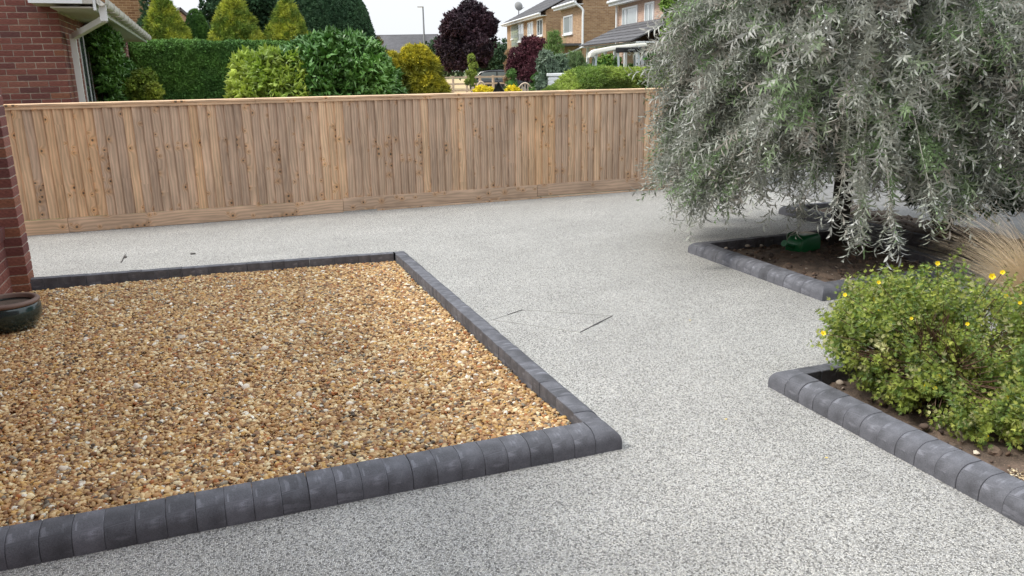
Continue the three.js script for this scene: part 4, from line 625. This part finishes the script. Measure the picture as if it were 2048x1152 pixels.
{
  const iv = thing('climbing_plant', 'dark green ivy climbing the bungalow side wall up to the gutter', 'climber', V(-1.5, 0, -15)), IL = [[V(0.18, 2.12, 0.1), V(0.24, 0.22, 0.5)], [V(0.16, 1.75, -0.1), V(0.26, 0.4, 0.55)], [V(0.2, 1.45, -0.7), V(0.34, 0.5, 0.8)], [V(0.25, 1.2, -1.6), V(0.4, 0.5, 0.9)], [V(0.3, 0.95, -2.6), V(0.45, 0.55, 1.0)], [V(0.2, 0.8, 0.0), V(0.3, 0.7, 0.7)]];
  mesh('stem', tube([V(0.03, 0, 0), V(0.05, 1, 0.05), V(0.08, 2.0, 0.1)], 0.03, 0.012, 6, 6), M.bark, iv); IL.forEach(([c, r]) => core('inner_foliage', ell(c, r, 0.7), G.laurel, iv));
  foliage(iv, big, M.leafGloss, 1500, () => { const [c, r] = IL[Math.floor(R() * 6)]; return inEll(c, r, 0.2, 4, -0.8, 0.14); }, (p) => tint(G.laurel, G.hedgeHi, p, 3), 0.8, 0.9);
}
tree('garden_shrub', 'yellow green shrub against the dark clipped hedge', 280, 15.2, 1.72, 0.46, 0.3, 8, [col(0.16, 0.24, 0.03), col(0.42, 0.46, 0.06)], small, 1, 1100, 313, M.leaf, 'shrub');
tree('garden_shrub', 'young yellow green sapling before the black car', 942, 40, 2.3, 0.36, 0.4, 6, [col(0.16, 0.22, 0.03), G.limeHi], big, 0.8, 300, 314, M.leafThin, 'shrub');
tree('garden_shrub', 'low green bush beside the arched gate', 1078, 26, 1.5, 0.5, 0.2, 6, [G.hedge, G.fennel], small, 1.2, 700, 315, M.leaf, 'shrub');
tree('garden_shrub', 'rounded green bush left of the wine red shrub', 1022, 29, 1.62, 0.42, 0.2, 6, [G.hedge, G.fennel], small, 1.2, 600, 316, M.leaf, 'shrub');
tree('garden_shrub', 'buff plumed shrub beside the wine red shrub', 1019, 32, 2.3, 0.24, 0.6, 5, [col(0.38, 0.24, 0.13), col(0.5, 0.34, 0.2)], feath, 1.2, 260, 317, M.leafThin, 'shrub');
tree('garden_shrub', 'small bronze shrub between big dome and golden conifer', 758, 30, 2.75, 0.34, 1.2, 5, [col(0.12, 0.11, 0.03), col(0.22, 0.17, 0.05)], big, 0.7, 220, 318, M.leaf, 'shrub');
{ // wispy border plants
  R = rngOf(210);
  const wisps = (name, label, px, dist, H, W, n, c0, c1, tips) => { const p = at(px, 150, dist), t = thing(name, label, 'plant', V(p.x, 0, p.z)), g = []; for (let i = 0; i < n; i++) { const a = R() * 6.283, q = Math.sqrt(R()) * W, h = H * rr(0.7, 1.05); g.push(tube([V(q * 0.2 * Math.cos(a), 0, q * 0.2 * Math.sin(a)), V(q * 0.6 * Math.cos(a), h * 0.6, q * 0.6 * Math.sin(a)), V(q * Math.cos(a), h, q * Math.sin(a))], 0.012, 0.005, 4, 4)); } mesh('stems', merge(g), std(c0, 0.9), t); foliage(t, tips, M.leafThin, n * 15, () => { const a = R() * 6.283, k = Math.pow(R(), 0.7), q = Math.sqrt(R()) * W * (0.5 + 0.9 * k - 1.1 * k * k * k); return [V(q * Math.cos(a), H * (0.3 + 0.68 * k), q * Math.sin(a)), V(0, 1, 0)]; }, (q) => tint(c0, c1, q, 3, 0.25, 2), 1.1, 0.7); };
  wisps('fennel_plant', 'tall feathery green fennel before the buff brick house', 1108, 26, 2.75, 0.42, 30, G.fennel, col(0.22, 0.33, 0.09), feath);
  wisps('fennel_plant', 'feathery green fennel beside the white downpipe', 1150, 25, 2.1, 0.5, 30, col(0.12, 0.21, 0.07), col(0.20, 0.29, 0.11), feath);
  wisps('thistle_plant', 'grey green spiky plant before the wine red shrub', 1092, 22, 2.05, 0.32, 24, G.glaucous, G.glaucousHi, big);
  wisps('thistle_plant', 'pale silvery green plant rising next to the storage box', 1118, 23, 1.95, 0.36, 24, G.glaucous, col(0.18, 0.27, 0.15), big);
  const fl = (px, py, d, w, n, label) => { const p = at(px, py, d), t = thing('flower_clump', label, 'flowers', V(p.x, 0, p.z), 0); mesh('stems', merge(Array.from({ length: 14 }, () => tube([V(0, 0, 0), V(rr(-w, w) * 0.5, p.y * 0.6, rr(-0.1, 0.1)), V(rr(-w, w), p.y, rr(-0.15, 0.15))], 0.01, 0.006, 4, 3))), std(G.fennel, 0.9), t); foliage(t, small, M.leaf, n, () => inEll(V(0, p.y - 0.04, 0), V(w, 0.12, 0.2), 0.2, 5, -0.5), () => vary(mix(col(0.75, 0.58, 0.01), col(0.85, 0.72, 0.03), R()), 0.12), 0.8, 0.9, 'flowers'); foliage(t, small, M.leaf, n, () => inEll(V(0, p.y - 0.45, 0), V(w, 0.35, 0.2), 0.2, 5), (q) => tint(G.hedge, G.fennel, q, 4), 1, 0.9); };
  fl(968, 182, 16, 0.2, 150, 'bright yellow flowers showing over the fence beside the black bird table roof'); fl(1026, 181, 16.5, 0.13, 70, 'smaller clump of bright yellow flowers before the arched gate');
}

// ---------------------------------------------------------------- weeping silver pear
{
  R = rngOf(400);
  const base = V(5.46, 0, -5.8), t = thing('silver_pear_tree', 'weeping silver leaved tree drooping over the kerbed soil bed', 'tree', base);
  const top = V(0.12, 1.75, -0.05); t.userData.label = 'weeping silver leaved tree drooping over the kerbed soil bed';
  mesh('trunk', tube([V(0, 0, 0), V(0.03, 0.6, 0), V(0.07, 1.2, -0.02), top], 0.062, 0.05, 10, 8), M.bark, t);
  mesh('stake', tube([V(-0.11, 0, 0.02), V(-0.07, 1.3, 0)], 0.028, 0.028, 8, 2), std(col(0.03, 0.028, 0.026), 0.9), t);
  // shoot: slender stem with narrow leaves along it, hanging along +y of its own frame
  const shoot = (seed, n, L) => {
    const r = rngOf(seed), pos = [], tri = (...q) => q.forEach((v) => pos.push(v.x, v.y, v.z));
    for (let i = 0; i < 4; i++) { const y0 = i / 4 * L, y1 = (i + 1) / 4 * L, w = 0.0022 * (1 - i / 5); tri(V(-w, y0, 0), V(w, y0, 0), V(0, y1, 0)); tri(V(0, y0, -w), V(0, y0, w), V(0, y1, 0)); }
    for (let i = 0; i < n; i++) {
      const y = L * (0.08 + 0.92 * i / n), a = i * 2.4 + r(), l = 0.066 * (0.7 + 0.55 * r()), w = 0.0125 * (0.8 + 0.4 * r()), up = 0.35 + 0.5 * r(), d = V(Math.cos(a), up, Math.sin(a)).normalize(), s = V(-Math.sin(a + 0.5 * (r() - 0.5)), 0, Math.cos(a)).normalize(), nn = s.clone().cross(d), o = V(0, y, 0);
      const m1 = o.clone().addScaledVector(d, l * 0.4).addScaledVector(nn, 0.003), tip = o.clone().addScaledVector(d, l).addScaledVector(nn, -0.010 * r()), A = m1.clone().addScaledVector(s, w / 2).addScaledVector(nn, 0.002), B = m1.clone().addScaledVector(s, -w / 2).addScaledVector(nn, 0.002), A2 = o.clone().addScaledVector(d, l * 0.72).addScaledVector(s, w * 0.36).addScaledVector(nn, 0.002), B2 = o.clone().addScaledVector(d, l * 0.72).addScaledVector(s, -w * 0.36).addScaledVector(nn, 0.002);
      tri(o, A, B); tri(A, A2, B); tri(B, A2, B2); tri(A2, tip, B2);
    }
    const g = new THREE.BufferGeometry(); g.setAttribute('position', new THREE.Float32BufferAttribute(pos, 3)); g.computeVertexNormals(); return g;
  };
  const shoots = [shoot(1, 17, 0.24), shoot(2, 15, 0.21), shoot(3, 19, 0.28), shoot(4, 13, 0.17)], L = [[], [], [], []], wood = [], limbs = [];
  const silver = [[col(0.42, 0.44, 0.39), 6], [col(0.33, 0.345, 0.30), 6], [col(0.26, 0.28, 0.23), 3], [col(0.52, 0.53, 0.50), 4], [col(0.36, 0.34, 0.30), 3]], green = [[col(0.16, 0.25, 0.11), 3], [col(0.22, 0.31, 0.16), 3], [col(0.30, 0.37, 0.24), 3]];
  const NB = 380, dome = (h) => h < 1.3 ? lerp(1.56, 1.67, h / 1.3) : 1.67 * Math.sqrt(Math.max(0.05, 1 - Math.pow((h - 1.3) / 2.05, 2)));
  // long strands that hang lowest, over the front kerb and the left flank
  const strands = [[1612, 455, 6.4], [1668, 485, 6.1], [1692, 525, 6.0], [1735, 500, 6.0], [1762, 550, 5.85], [1790, 510, 5.95], [1850, 490, 5.9], [1345, 425, 7.0], [1380, 440, 6.9], [1410, 445, 6.9], [1440, 430, 6.8], [1475, 440, 6.8], [1500, 420, 6.7]].map(([px, py, d]) => at(px, py, d).sub(base));
  for (let k = 0; k < NB + strands.length; k++) {
    // each branch leaves the crown's heart, arches out and droops to its end on the dome (or inside it)
    const a = k * 2.39996 + rr(-0.15, 0.15), am = ((a % 6.2832) + 6.2832) % 6.2832, skirt = 0.66 + 0.5 * (noise(am * 2.4 + 20, 1.7, 0, 6) - 0.35) + 0.34 * Math.exp(-(((am - 2.55) / 0.32) ** 2)) - 0.10 * Math.exp(-(((am - 1.9) / 0.3) ** 2)) - 0.16 * Math.exp(-(((am - 3.35) / 0.35) ** 2)), end = Math.max(skirt, lerp(0.35, 2.7, Math.pow(R(), 1.1))), depth = k % 4 === 3 ? rr(0.45, 0.75) : rr(0.84, 1.06);
    const rad = dome(end) * depth * (1 + 0.09 * (2 * noise(a * 1.5 + 9, end * 2, 0, 5) - 1)), y0 = rr(1.35, 2.1), yM = Math.max(end + rr(0.5, 0.95), y0 + 0.25), b2 = a + rr(-0.3, 0.3);
    const A = V(0.1, y0, -0.03), B = V(Math.cos(a) * rad * 0.55, yM, Math.sin(a) * rad * 0.55), C = k < NB ? V(Math.cos(b2) * rad, end, Math.sin(b2) * rad) : strands[k - NB].clone().add(V(rr(-0.05, 0.05), 0.2 + rr(0, 0.12), rr(-0.05, 0.05))); if (k >= NB) { B.set(C.x * 0.75, 2.0, C.z * 0.75); } const pts = [0, 0.14, 0.28, 0.42, 0.56, 0.7, 0.85, 1].map((u) => A.clone().multiplyScalar((1 - u) ** 2).addScaledVector(B, 2 * u * (1 - u)).addScaledVector(C, u * u).add(V(rr(-0.05, 0.05), rr(-0.05, 0.05), rr(-0.05, 0.05)).multiplyScalar(u > 0 ? 1 : 0)));
    (k % 14 === 0 ? limbs : wood).push(tube(pts, k % 14 === 0 ? 0.024 : 0.008, 0.0022, 5, 14)); const crv = new THREE.CatmullRomCurve3(pts);
    const lone = k >= NB, n = lone ? 22 : 84; for (let i = 0; i < n; i++) {
      const s = 0.2 + 0.8 * Math.pow((i + R()) / n, 0.75), o = crv.getPoint(s), tg = crv.getTangent(s), out = V(o.x, 0, o.z).normalize();
      const jt = lone ? 0.03 : 0.13, d = tg.clone().multiplyScalar(0.95).addScaledVector(out, rr(0.0, 0.55)).add(V(rr(-0.62, 0.62), rr(-0.8, 0.3), rr(-0.62, 0.62)).multiplyScalar(lone ? 0.6 : 1)).normalize(), pos = o.clone().add(V(rr(-jt, jt), rr(-jt, jt * 0.8), rr(-jt, jt)));
      const q = new THREE.Quaternion().setFromUnitVectors(YUP, d).multiply(new THREE.Quaternion().setFromAxisAngle(YUP, R() * 6.28)), sz = rr(0.8, 1.3), ng = noise(o.x * 2.2 + 7, o.y * 2.2 + o.z * 1.6 + 3, 0, 8);
      L[Math.floor(R() * 4)].push([new THREE.Matrix4().compose(pos, q, V(sz, sz, sz)), vary(pick(R() < ng * 0.55 ? green : silver), 0.2).multiplyScalar(1.1)]);
    }
    for (let i = 0; i < (lone ? 3 : 6); i++) { // hanging end twigs
      const je = lone ? 0.02 : 0.1, e = pts[7], pos = e.clone().add(V(rr(-je, je), rr(-0.02, 0.15), rr(-je, je))), d = V(rr(-0.4, 0.4), -1, rr(-0.4, 0.4)).normalize(), q = new THREE.Quaternion().setFromUnitVectors(YUP, d).multiply(new THREE.Quaternion().setFromAxisAngle(YUP, R() * 6.28)), sz = rr(0.9, 1.35);
      L[i % 4].push([new THREE.Matrix4().compose(pos, q, V(sz, sz, sz)), vary(pick(silver), 0.2)]);
    }
  }
  limbs.forEach((g) => mesh('limb', g, M.twig, t)); mesh('branches', merge(wood), M.twig, t).userData.kind = 'stuff';
  const lm = leafMat({ roughness: 0.8, transmission: 0.12, thickness: 0 }); shoots.forEach((g, k) => scatter('leafy_shoots', g, lm, t, L[k]));
}
// ---------------------------------------------------------------- yellow flowered bush (small divided leaves)
{
  R = rngOf(500);
  const b = thing('potentilla_bush', 'bushy green shrub with small yellow flowers in the kerbed bed', 'shrub', V(3.42, -0.02, -2.86));
  const sg = (seed) => { const r = rngOf(seed), pos = [], tri = (...q) => q.forEach((v) => pos.push(v.x, v.y, v.z)), L = 0.11; tri(V(-0.0012, 0, 0), V(0.0012, 0, 0), V(0, L, 0)); tri(V(0, 0, -0.0012), V(0, 0, 0.0012), V(0, L, 0)); for (let i = 0; i < 9; i++) { const y = L * (0.15 + 0.85 * i / 8), a = i * 2.4, d = V(Math.cos(a), 0.7 + 0.5 * r(), Math.sin(a)).normalize(), o = V(0, y, 0).addScaledVector(d, 0.006); for (let k = -2; k <= 2; k++) { const s = V(-Math.sin(a), 0.1, Math.cos(a)), dd = d.clone().addScaledVector(s, k * 0.55).normalize(), l = 0.0185 * (1 - 0.12 * Math.abs(k)) * (0.8 + 0.4 * r()), n = dd.clone().cross(s.clone().cross(d)).normalize(), w = n.length() > 0.1 ? n : s, m = o.clone().addScaledVector(dd, l * 0.5); const W = 0.0040; tri(o, m.clone().addScaledVector(w, W / 2), o.clone().addScaledVector(dd, l)); tri(o, o.clone().addScaledVector(dd, l), m.clone().addScaledVector(w, -W / 2)); } } const g = new THREE.BufferGeometry(); g.setAttribute('position', new THREE.Float32BufferAttribute(pos, 3)); g.computeVertexNormals(); return g; };
  const gs = [sg(1), sg(2), sg(3)], L = [[], [], []], stems = [], pal = [[col(0.20, 0.28, 0.035), 4], [col(0.29, 0.36, 0.045), 4], [col(0.40, 0.44, 0.08), 3], [col(0.13, 0.22, 0.035), 3], [col(0.44, 0.44, 0.19), 1]];
  const lobes = [[V(-0.26, 0.25, 0.0), V(0.34, 0.24, 0.32)], [V(0.12, 0.34, -0.05), V(0.42, 0.24, 0.36)], [V(0.35, 0.30, 0.2), V(0.40, 0.24, 0.36)], [V(-0.2, 0.18, 0.30), V(0.2, 0.17, 0.18)], [V(-0.1, 0.36, -0.2), V(0.28, 0.18, 0.24)], [V(0.12, 0.2, 0.55), V(0.36, 0.19, 0.28)], [V(-0.38, 0.26, -0.1), V(0.2, 0.19, 0.22)], [V(-0.12, 0.14, 0.62), V(0.22, 0.13, 0.2)], [V(-0.35, 0.14, 0.22), V(0.16, 0.13, 0.2)], [V(-0.3, 0.12, 0.5), V(0.16, 0.11, 0.16)]];
  const tips = [], front = (px, py, grow = 1) => { const rd = ray(px, py).normalize(), o0 = V(0, CAM_H, 0).sub(b.position); let best = 1e9; for (const [c, r] of lobes) { const o = o0.clone().sub(c), A = V(rd.x / r.x, rd.y / r.y, rd.z / r.z), O = V(o.x / r.x, o.y / r.y, o.z / r.z), bb = O.dot(A), D = bb * bb - A.lengthSq() * (O.lengthSq() - grow); if (D > 0) best = Math.min(best, (-bb - Math.sqrt(D)) / A.lengthSq()); } return o0.addScaledVector(rd, best > 100 ? 4.05 : best); };
  const eye = V(0, CAM_H, 0).sub(b.position);
  // bare hollows where the brown stems show
  const hollows = [[1845, 668, 0.11], [1895, 645, 0.075], [1925, 735, 0.13], [1960, 790, 0.11], [1800, 745, 0.08], [1990, 705, 0.08], [1735, 705, 0.06], [1880, 820, 0.07]].map(([px, py, r]) => [front(px, py), r]);
  for (let i = 0; i < 7000; i++) {
    const [c, r] = lobes[Math.floor(R() * lobes.length)], [p, n] = inEll(c, r, 0.26, 9, -0.55, 0.16); if (p.y < 0.05) continue;
    if (noise(p.x * 5 + 3, p.y * 6 + p.z * 5, 0, 17) > (p.y < 0.24 ? 0.52 : 0.64) || hollows.some(([h, q]) => { const w = eye.clone().sub(h).normalize(), t = clamp(p.clone().sub(h).dot(w), -0.06, 0.4); return p.clone().sub(h).addScaledVector(w, -t).length() < q * rr(0.8, 1.15); })) continue; // bare gaps
    const d = n.clone().multiplyScalar(0.8).add(V(0, 0.55, 0)); L[i % 3].push([orient(p.addScaledVector(n, -0.05), d.normalize(), rr(0.8, 1.35), 0.45), vary(pick(pal), 0.22)]); if (i % 7 === 0) tips.push(p.clone());
  }
  for (const [h, q] of hollows) for (let k = 0; k < 40; k++) tips.push(h.clone().add(V(rr(-q, q), rr(-q, q) * 0.6, rr(-q, q)).multiplyScalar(1.1)));
  for (let k = 0; k < 46; k++) { // lone shoots standing clear of the mound
    const [c, r] = lobes[Math.floor(R() * 7)], [p, n] = inEll(c, r, 0.1, 9, 0.25, 0.0), u = n.clone().multiplyScalar(0.5).add(V(rr(-0.3, 0.3), 0.8, rr(-0.3, 0.3))).normalize(), len = rr(0.04, 0.12), e = p.clone().addScaledVector(u, len); tips.push(e);
    for (let q = 0; q < 4; q++) L[q % 3].push([orient(p.clone().lerp(e, q / 4), u, rr(0.6, 0.95), 0.35), vary(pick(pal), 0.2)]);
  }
  gs.forEach((g, k) => scatter('leafy_shoots', g, M.leafThin, b, L[k]));
  for (const q of tips) { const o = V(rr(-0.12, 0.12), 0, rr(-0.1, 0.16)); stems.push(tube([o, o.clone().lerp(q, 0.5).add(V(rr(-0.06, 0.06), rr(0, 0.06), rr(-0.06, 0.06))), q], 0.0045, 0.0016, 4, 6)); }
  mesh('stems', merge(stems), M.stem, b).userData.kind = 'stuff';
  const fg = (() => { const s = []; for (let k = 0; k < 5; k++) { const a = k * 1.2566, g = new THREE.CircleGeometry(0.0085, 7).scale(1, 1.1, 1).translate(0, 0.0105, 0).rotateX(-1.15).rotateY(a); s.push(g); } return merge(s); })(), fm = std(col(0.82, 0.62, 0.008), 0.6, { side: THREE.DoubleSide }), fc = std(col(0.6, 0.34, 0.01), 0.7), cg = new THREE.SphereGeometry(0.0035, 8, 6).translate(0, 0.004, 0);
  // flower positions: pixels that fall on the bush's own front surface
  const fl = [[1752, 600, 1.35], [1646, 667, 1.1], [1984, 553, 1.2], [2005, 545, 0.9], [1757, 565, 0.8], [1877, 754, 1.0], [1852, 771, 0.9], [1870, 776, 0.8], [2019, 797, 1.3], [1974, 876, 1.2], [1875, 527, 0.9], [1690, 590, 0.8], [2012, 592, 0.9], [1823, 637, 0.7], [1935, 648, 0.8], [2040, 606, 0.8], [1757, 620, 0.6], [1990, 815, 0.7]];
  const wp = b.position, cpos = V(0, CAM_H, 0);
  for (const [px, py, s] of fl) {
    const rd = ray(px, py).normalize(); let best = 1e9; for (const [c, r] of lobes) { const o = cpos.clone().sub(wp).sub(c), A = V(rd.x / r.x, rd.y / r.y, rd.z / r.z), O = V(o.x / r.x, o.y / r.y, o.z / r.z), bb = O.dot(A), cc = O.lengthSq() - 1.0, D = bb * bb - A.lengthSq() * cc; if (D > 0) best = Math.min(best, (-bb - Math.sqrt(D)) / A.lengthSq()); }
    if (best > 100) best = 4.05; const p = cpos.clone().addScaledVector(rd, best).sub(wp), f = mesh('flower', fg, fm, b); f.position.copy(p); f.quaternion.setFromUnitVectors(YUP, rd.clone().multiplyScalar(-1).add(V(rr(-0.4, 0.4), rr(0.1, 0.7), rr(-0.4, 0.4))).normalize()); f.scale.setScalar(s * 0.68); mesh('flower_centre', cg, fc, f);
    mesh('flower_stalk', tube([p, p.clone().lerp(V(0, 0.2, 0), 0.12), p.clone().lerp(V(0, 0.2, 0), 0.3)], 0.0015, 0.0015, 4, 3), M.stem, b);
  }
}
{ // feather grass behind the bush
  R = rngOf(600);
  const g = thing('feather_grass', 'straw coloured feather grass leaning left behind the yellow flowered bush', 'grass', V(4.42, 0.02, -3.04)), pos = [], blade = (a, b, c, w) => { const s = V(w, 0, w * 0.4); for (let k = 0; k < 5; k++) { const f = (t) => a.clone().multiplyScalar((1 - t) * (1 - t)).addScaledVector(b, 2 * t * (1 - t)).addScaledVector(c, t * t), t0 = k / 5, t1 = (k + 1) / 5, p = f(t0), q = f(t1), w0 = 1 - t0 * 0.8, w1 = 1 - t1 * 0.8, A = p.clone().addScaledVector(s, w0), B = p.clone().addScaledVector(s, -w0), C = q.clone().addScaledVector(s, w1), D = q.clone().addScaledVector(s, -w1); for (const v of [A, B, C, B, D, C]) pos.push(v.x, v.y, v.z); } };
  const set = (n, w, h, lean, spread) => { for (let i = 0; i < n; i++) { const a = V(rr(-0.08, 0.08), 0, rr(-0.08, 0.08)), ang = R() * 6.283, sp = Math.sqrt(R()) * spread, hh = h * rr(0.65, 1.1), c = V(Math.cos(ang) * sp - lean * rr(0.3, 1.1), hh * rr(0.75, 1), Math.sin(ang) * sp - lean * 0.35 * R()); blade(a, V(c.x * 0.25, hh * 0.75, c.z * 0.25), c, w); } };
  set(320, 0.0014, 0.70, 0.30, 0.24); const geo = (a) => { const q = new THREE.BufferGeometry(); q.setAttribute('position', new THREE.Float32BufferAttribute(a, 3)); q.computeVertexNormals(); return q; };
  mesh('blades', geo(pos.slice()), std(col(0.66, 0.54, 0.33), 0.8, { side: THREE.DoubleSide }), g).userData.kind = 'stuff'; pos.length = 0;
  set(700, 0.0013, 0.80, 0.62, 0.28); mesh('plumes', geo(pos), std(col(0.80, 0.66, 0.48), 0.85, { side: THREE.DoubleSide }), g).userData.kind = 'stuff';
}
{ // shrubs along the pavement, seen through the silver tree
  R = rngOf(700);
  const s = (x, z, H, W, label, pal, n, nm = 'boundary_shrub') => { const t = thing(nm, label, 'shrub', V(x, 0.03, z)), c = V(0, H * 0.56, 0), r = V(W, H * 0.47, W * 1.15); for (let k = 0; k < 5; k++) mesh('stem', tube([V(rr(-0.1, 0.1), 0, rr(-0.15, 0.15)), V(rr(-0.2, 0.2), H * 0.35, rr(-0.25, 0.25)), V(rr(-0.3, 0.3), H * 0.8, rr(-0.4, 0.4))], 0.03, 0.012, 6, 5), M.bark, t); core('inner_foliage', ell(c, r, 0.72), pal[0], t); foliage(t, small, M.leaf, n, () => inEll(c, r, 0.25, 3, -0.8, 0.2), (p) => tint(pal[0], pal[1], p, 3), 1.2, 0.9); };
  s(6.72, -3.6, 2.2, 0.55, 'tall dark evergreen shrub behind the feather grass', [G.deep, G.hedge], 1700); s(6.70, -4.6, 1.9, 0.55, 'dark evergreen shrub with bare stems beside the pavement', [G.deep, G.hedge], 1500); s(6.68, -5.7, 1.7, 0.5, 'dark green shrub in the boundary bed behind the silver tree', [G.deep, G.hedgeHi], 1300);
  s(9.0, -6.6, 1.2, 0.5, 'yellow flowering shrub on the far side of the pavement', [col(0.25, 0.25, 0.03), col(0.75, 0.55, 0.02)], 500, 'yellow_shrub');
  const p = thing('brick_pier', 'low orange brick pier at the end of the timber fence', 'pier'); for (let k = 0; k < 9; k++) for (let q = 0; q < 2; q++) { const m = mesh('brick', brickG, buffBricks[(k + q) % 4], p); m.position.set(7.18 + (k & 1 ? (q - 0.5) * 0.11 : 0), k * 0.075 + 0.0375, -9.62 + (k & 1 ? 0 : (q - 0.5) * 0.11)); m.rotation.y = k & 1 ? Math.PI / 2 : 0; } mesh('cap', rbox(0.27, 0.05, 0.27, 0.01, 7.18, 0.7, -9.62), M.path, p);
  // petals and leaves fallen on the driveway
  const fm = std(srgb(214, 190, 110), 0.8, { side: THREE.DoubleSide }); for (const [px, py] of [[1653, 915], [1452, 838], [1380, 640]]) { const q = gnd(px, py, 0.003), o = mesh(numbered('fallen_leaf'), new THREE.CircleGeometry(0.008, 6).rotateX(-1.45).scale(1, 1, 0.6), fm, scene); o.position.copy(q); o.userData = { label: 'tiny yellowed leaf lying on the pale driveway', category: 'leaf', group: 'leaves fallen on the driveway' }; }
}
renderer.render(scene, camera);
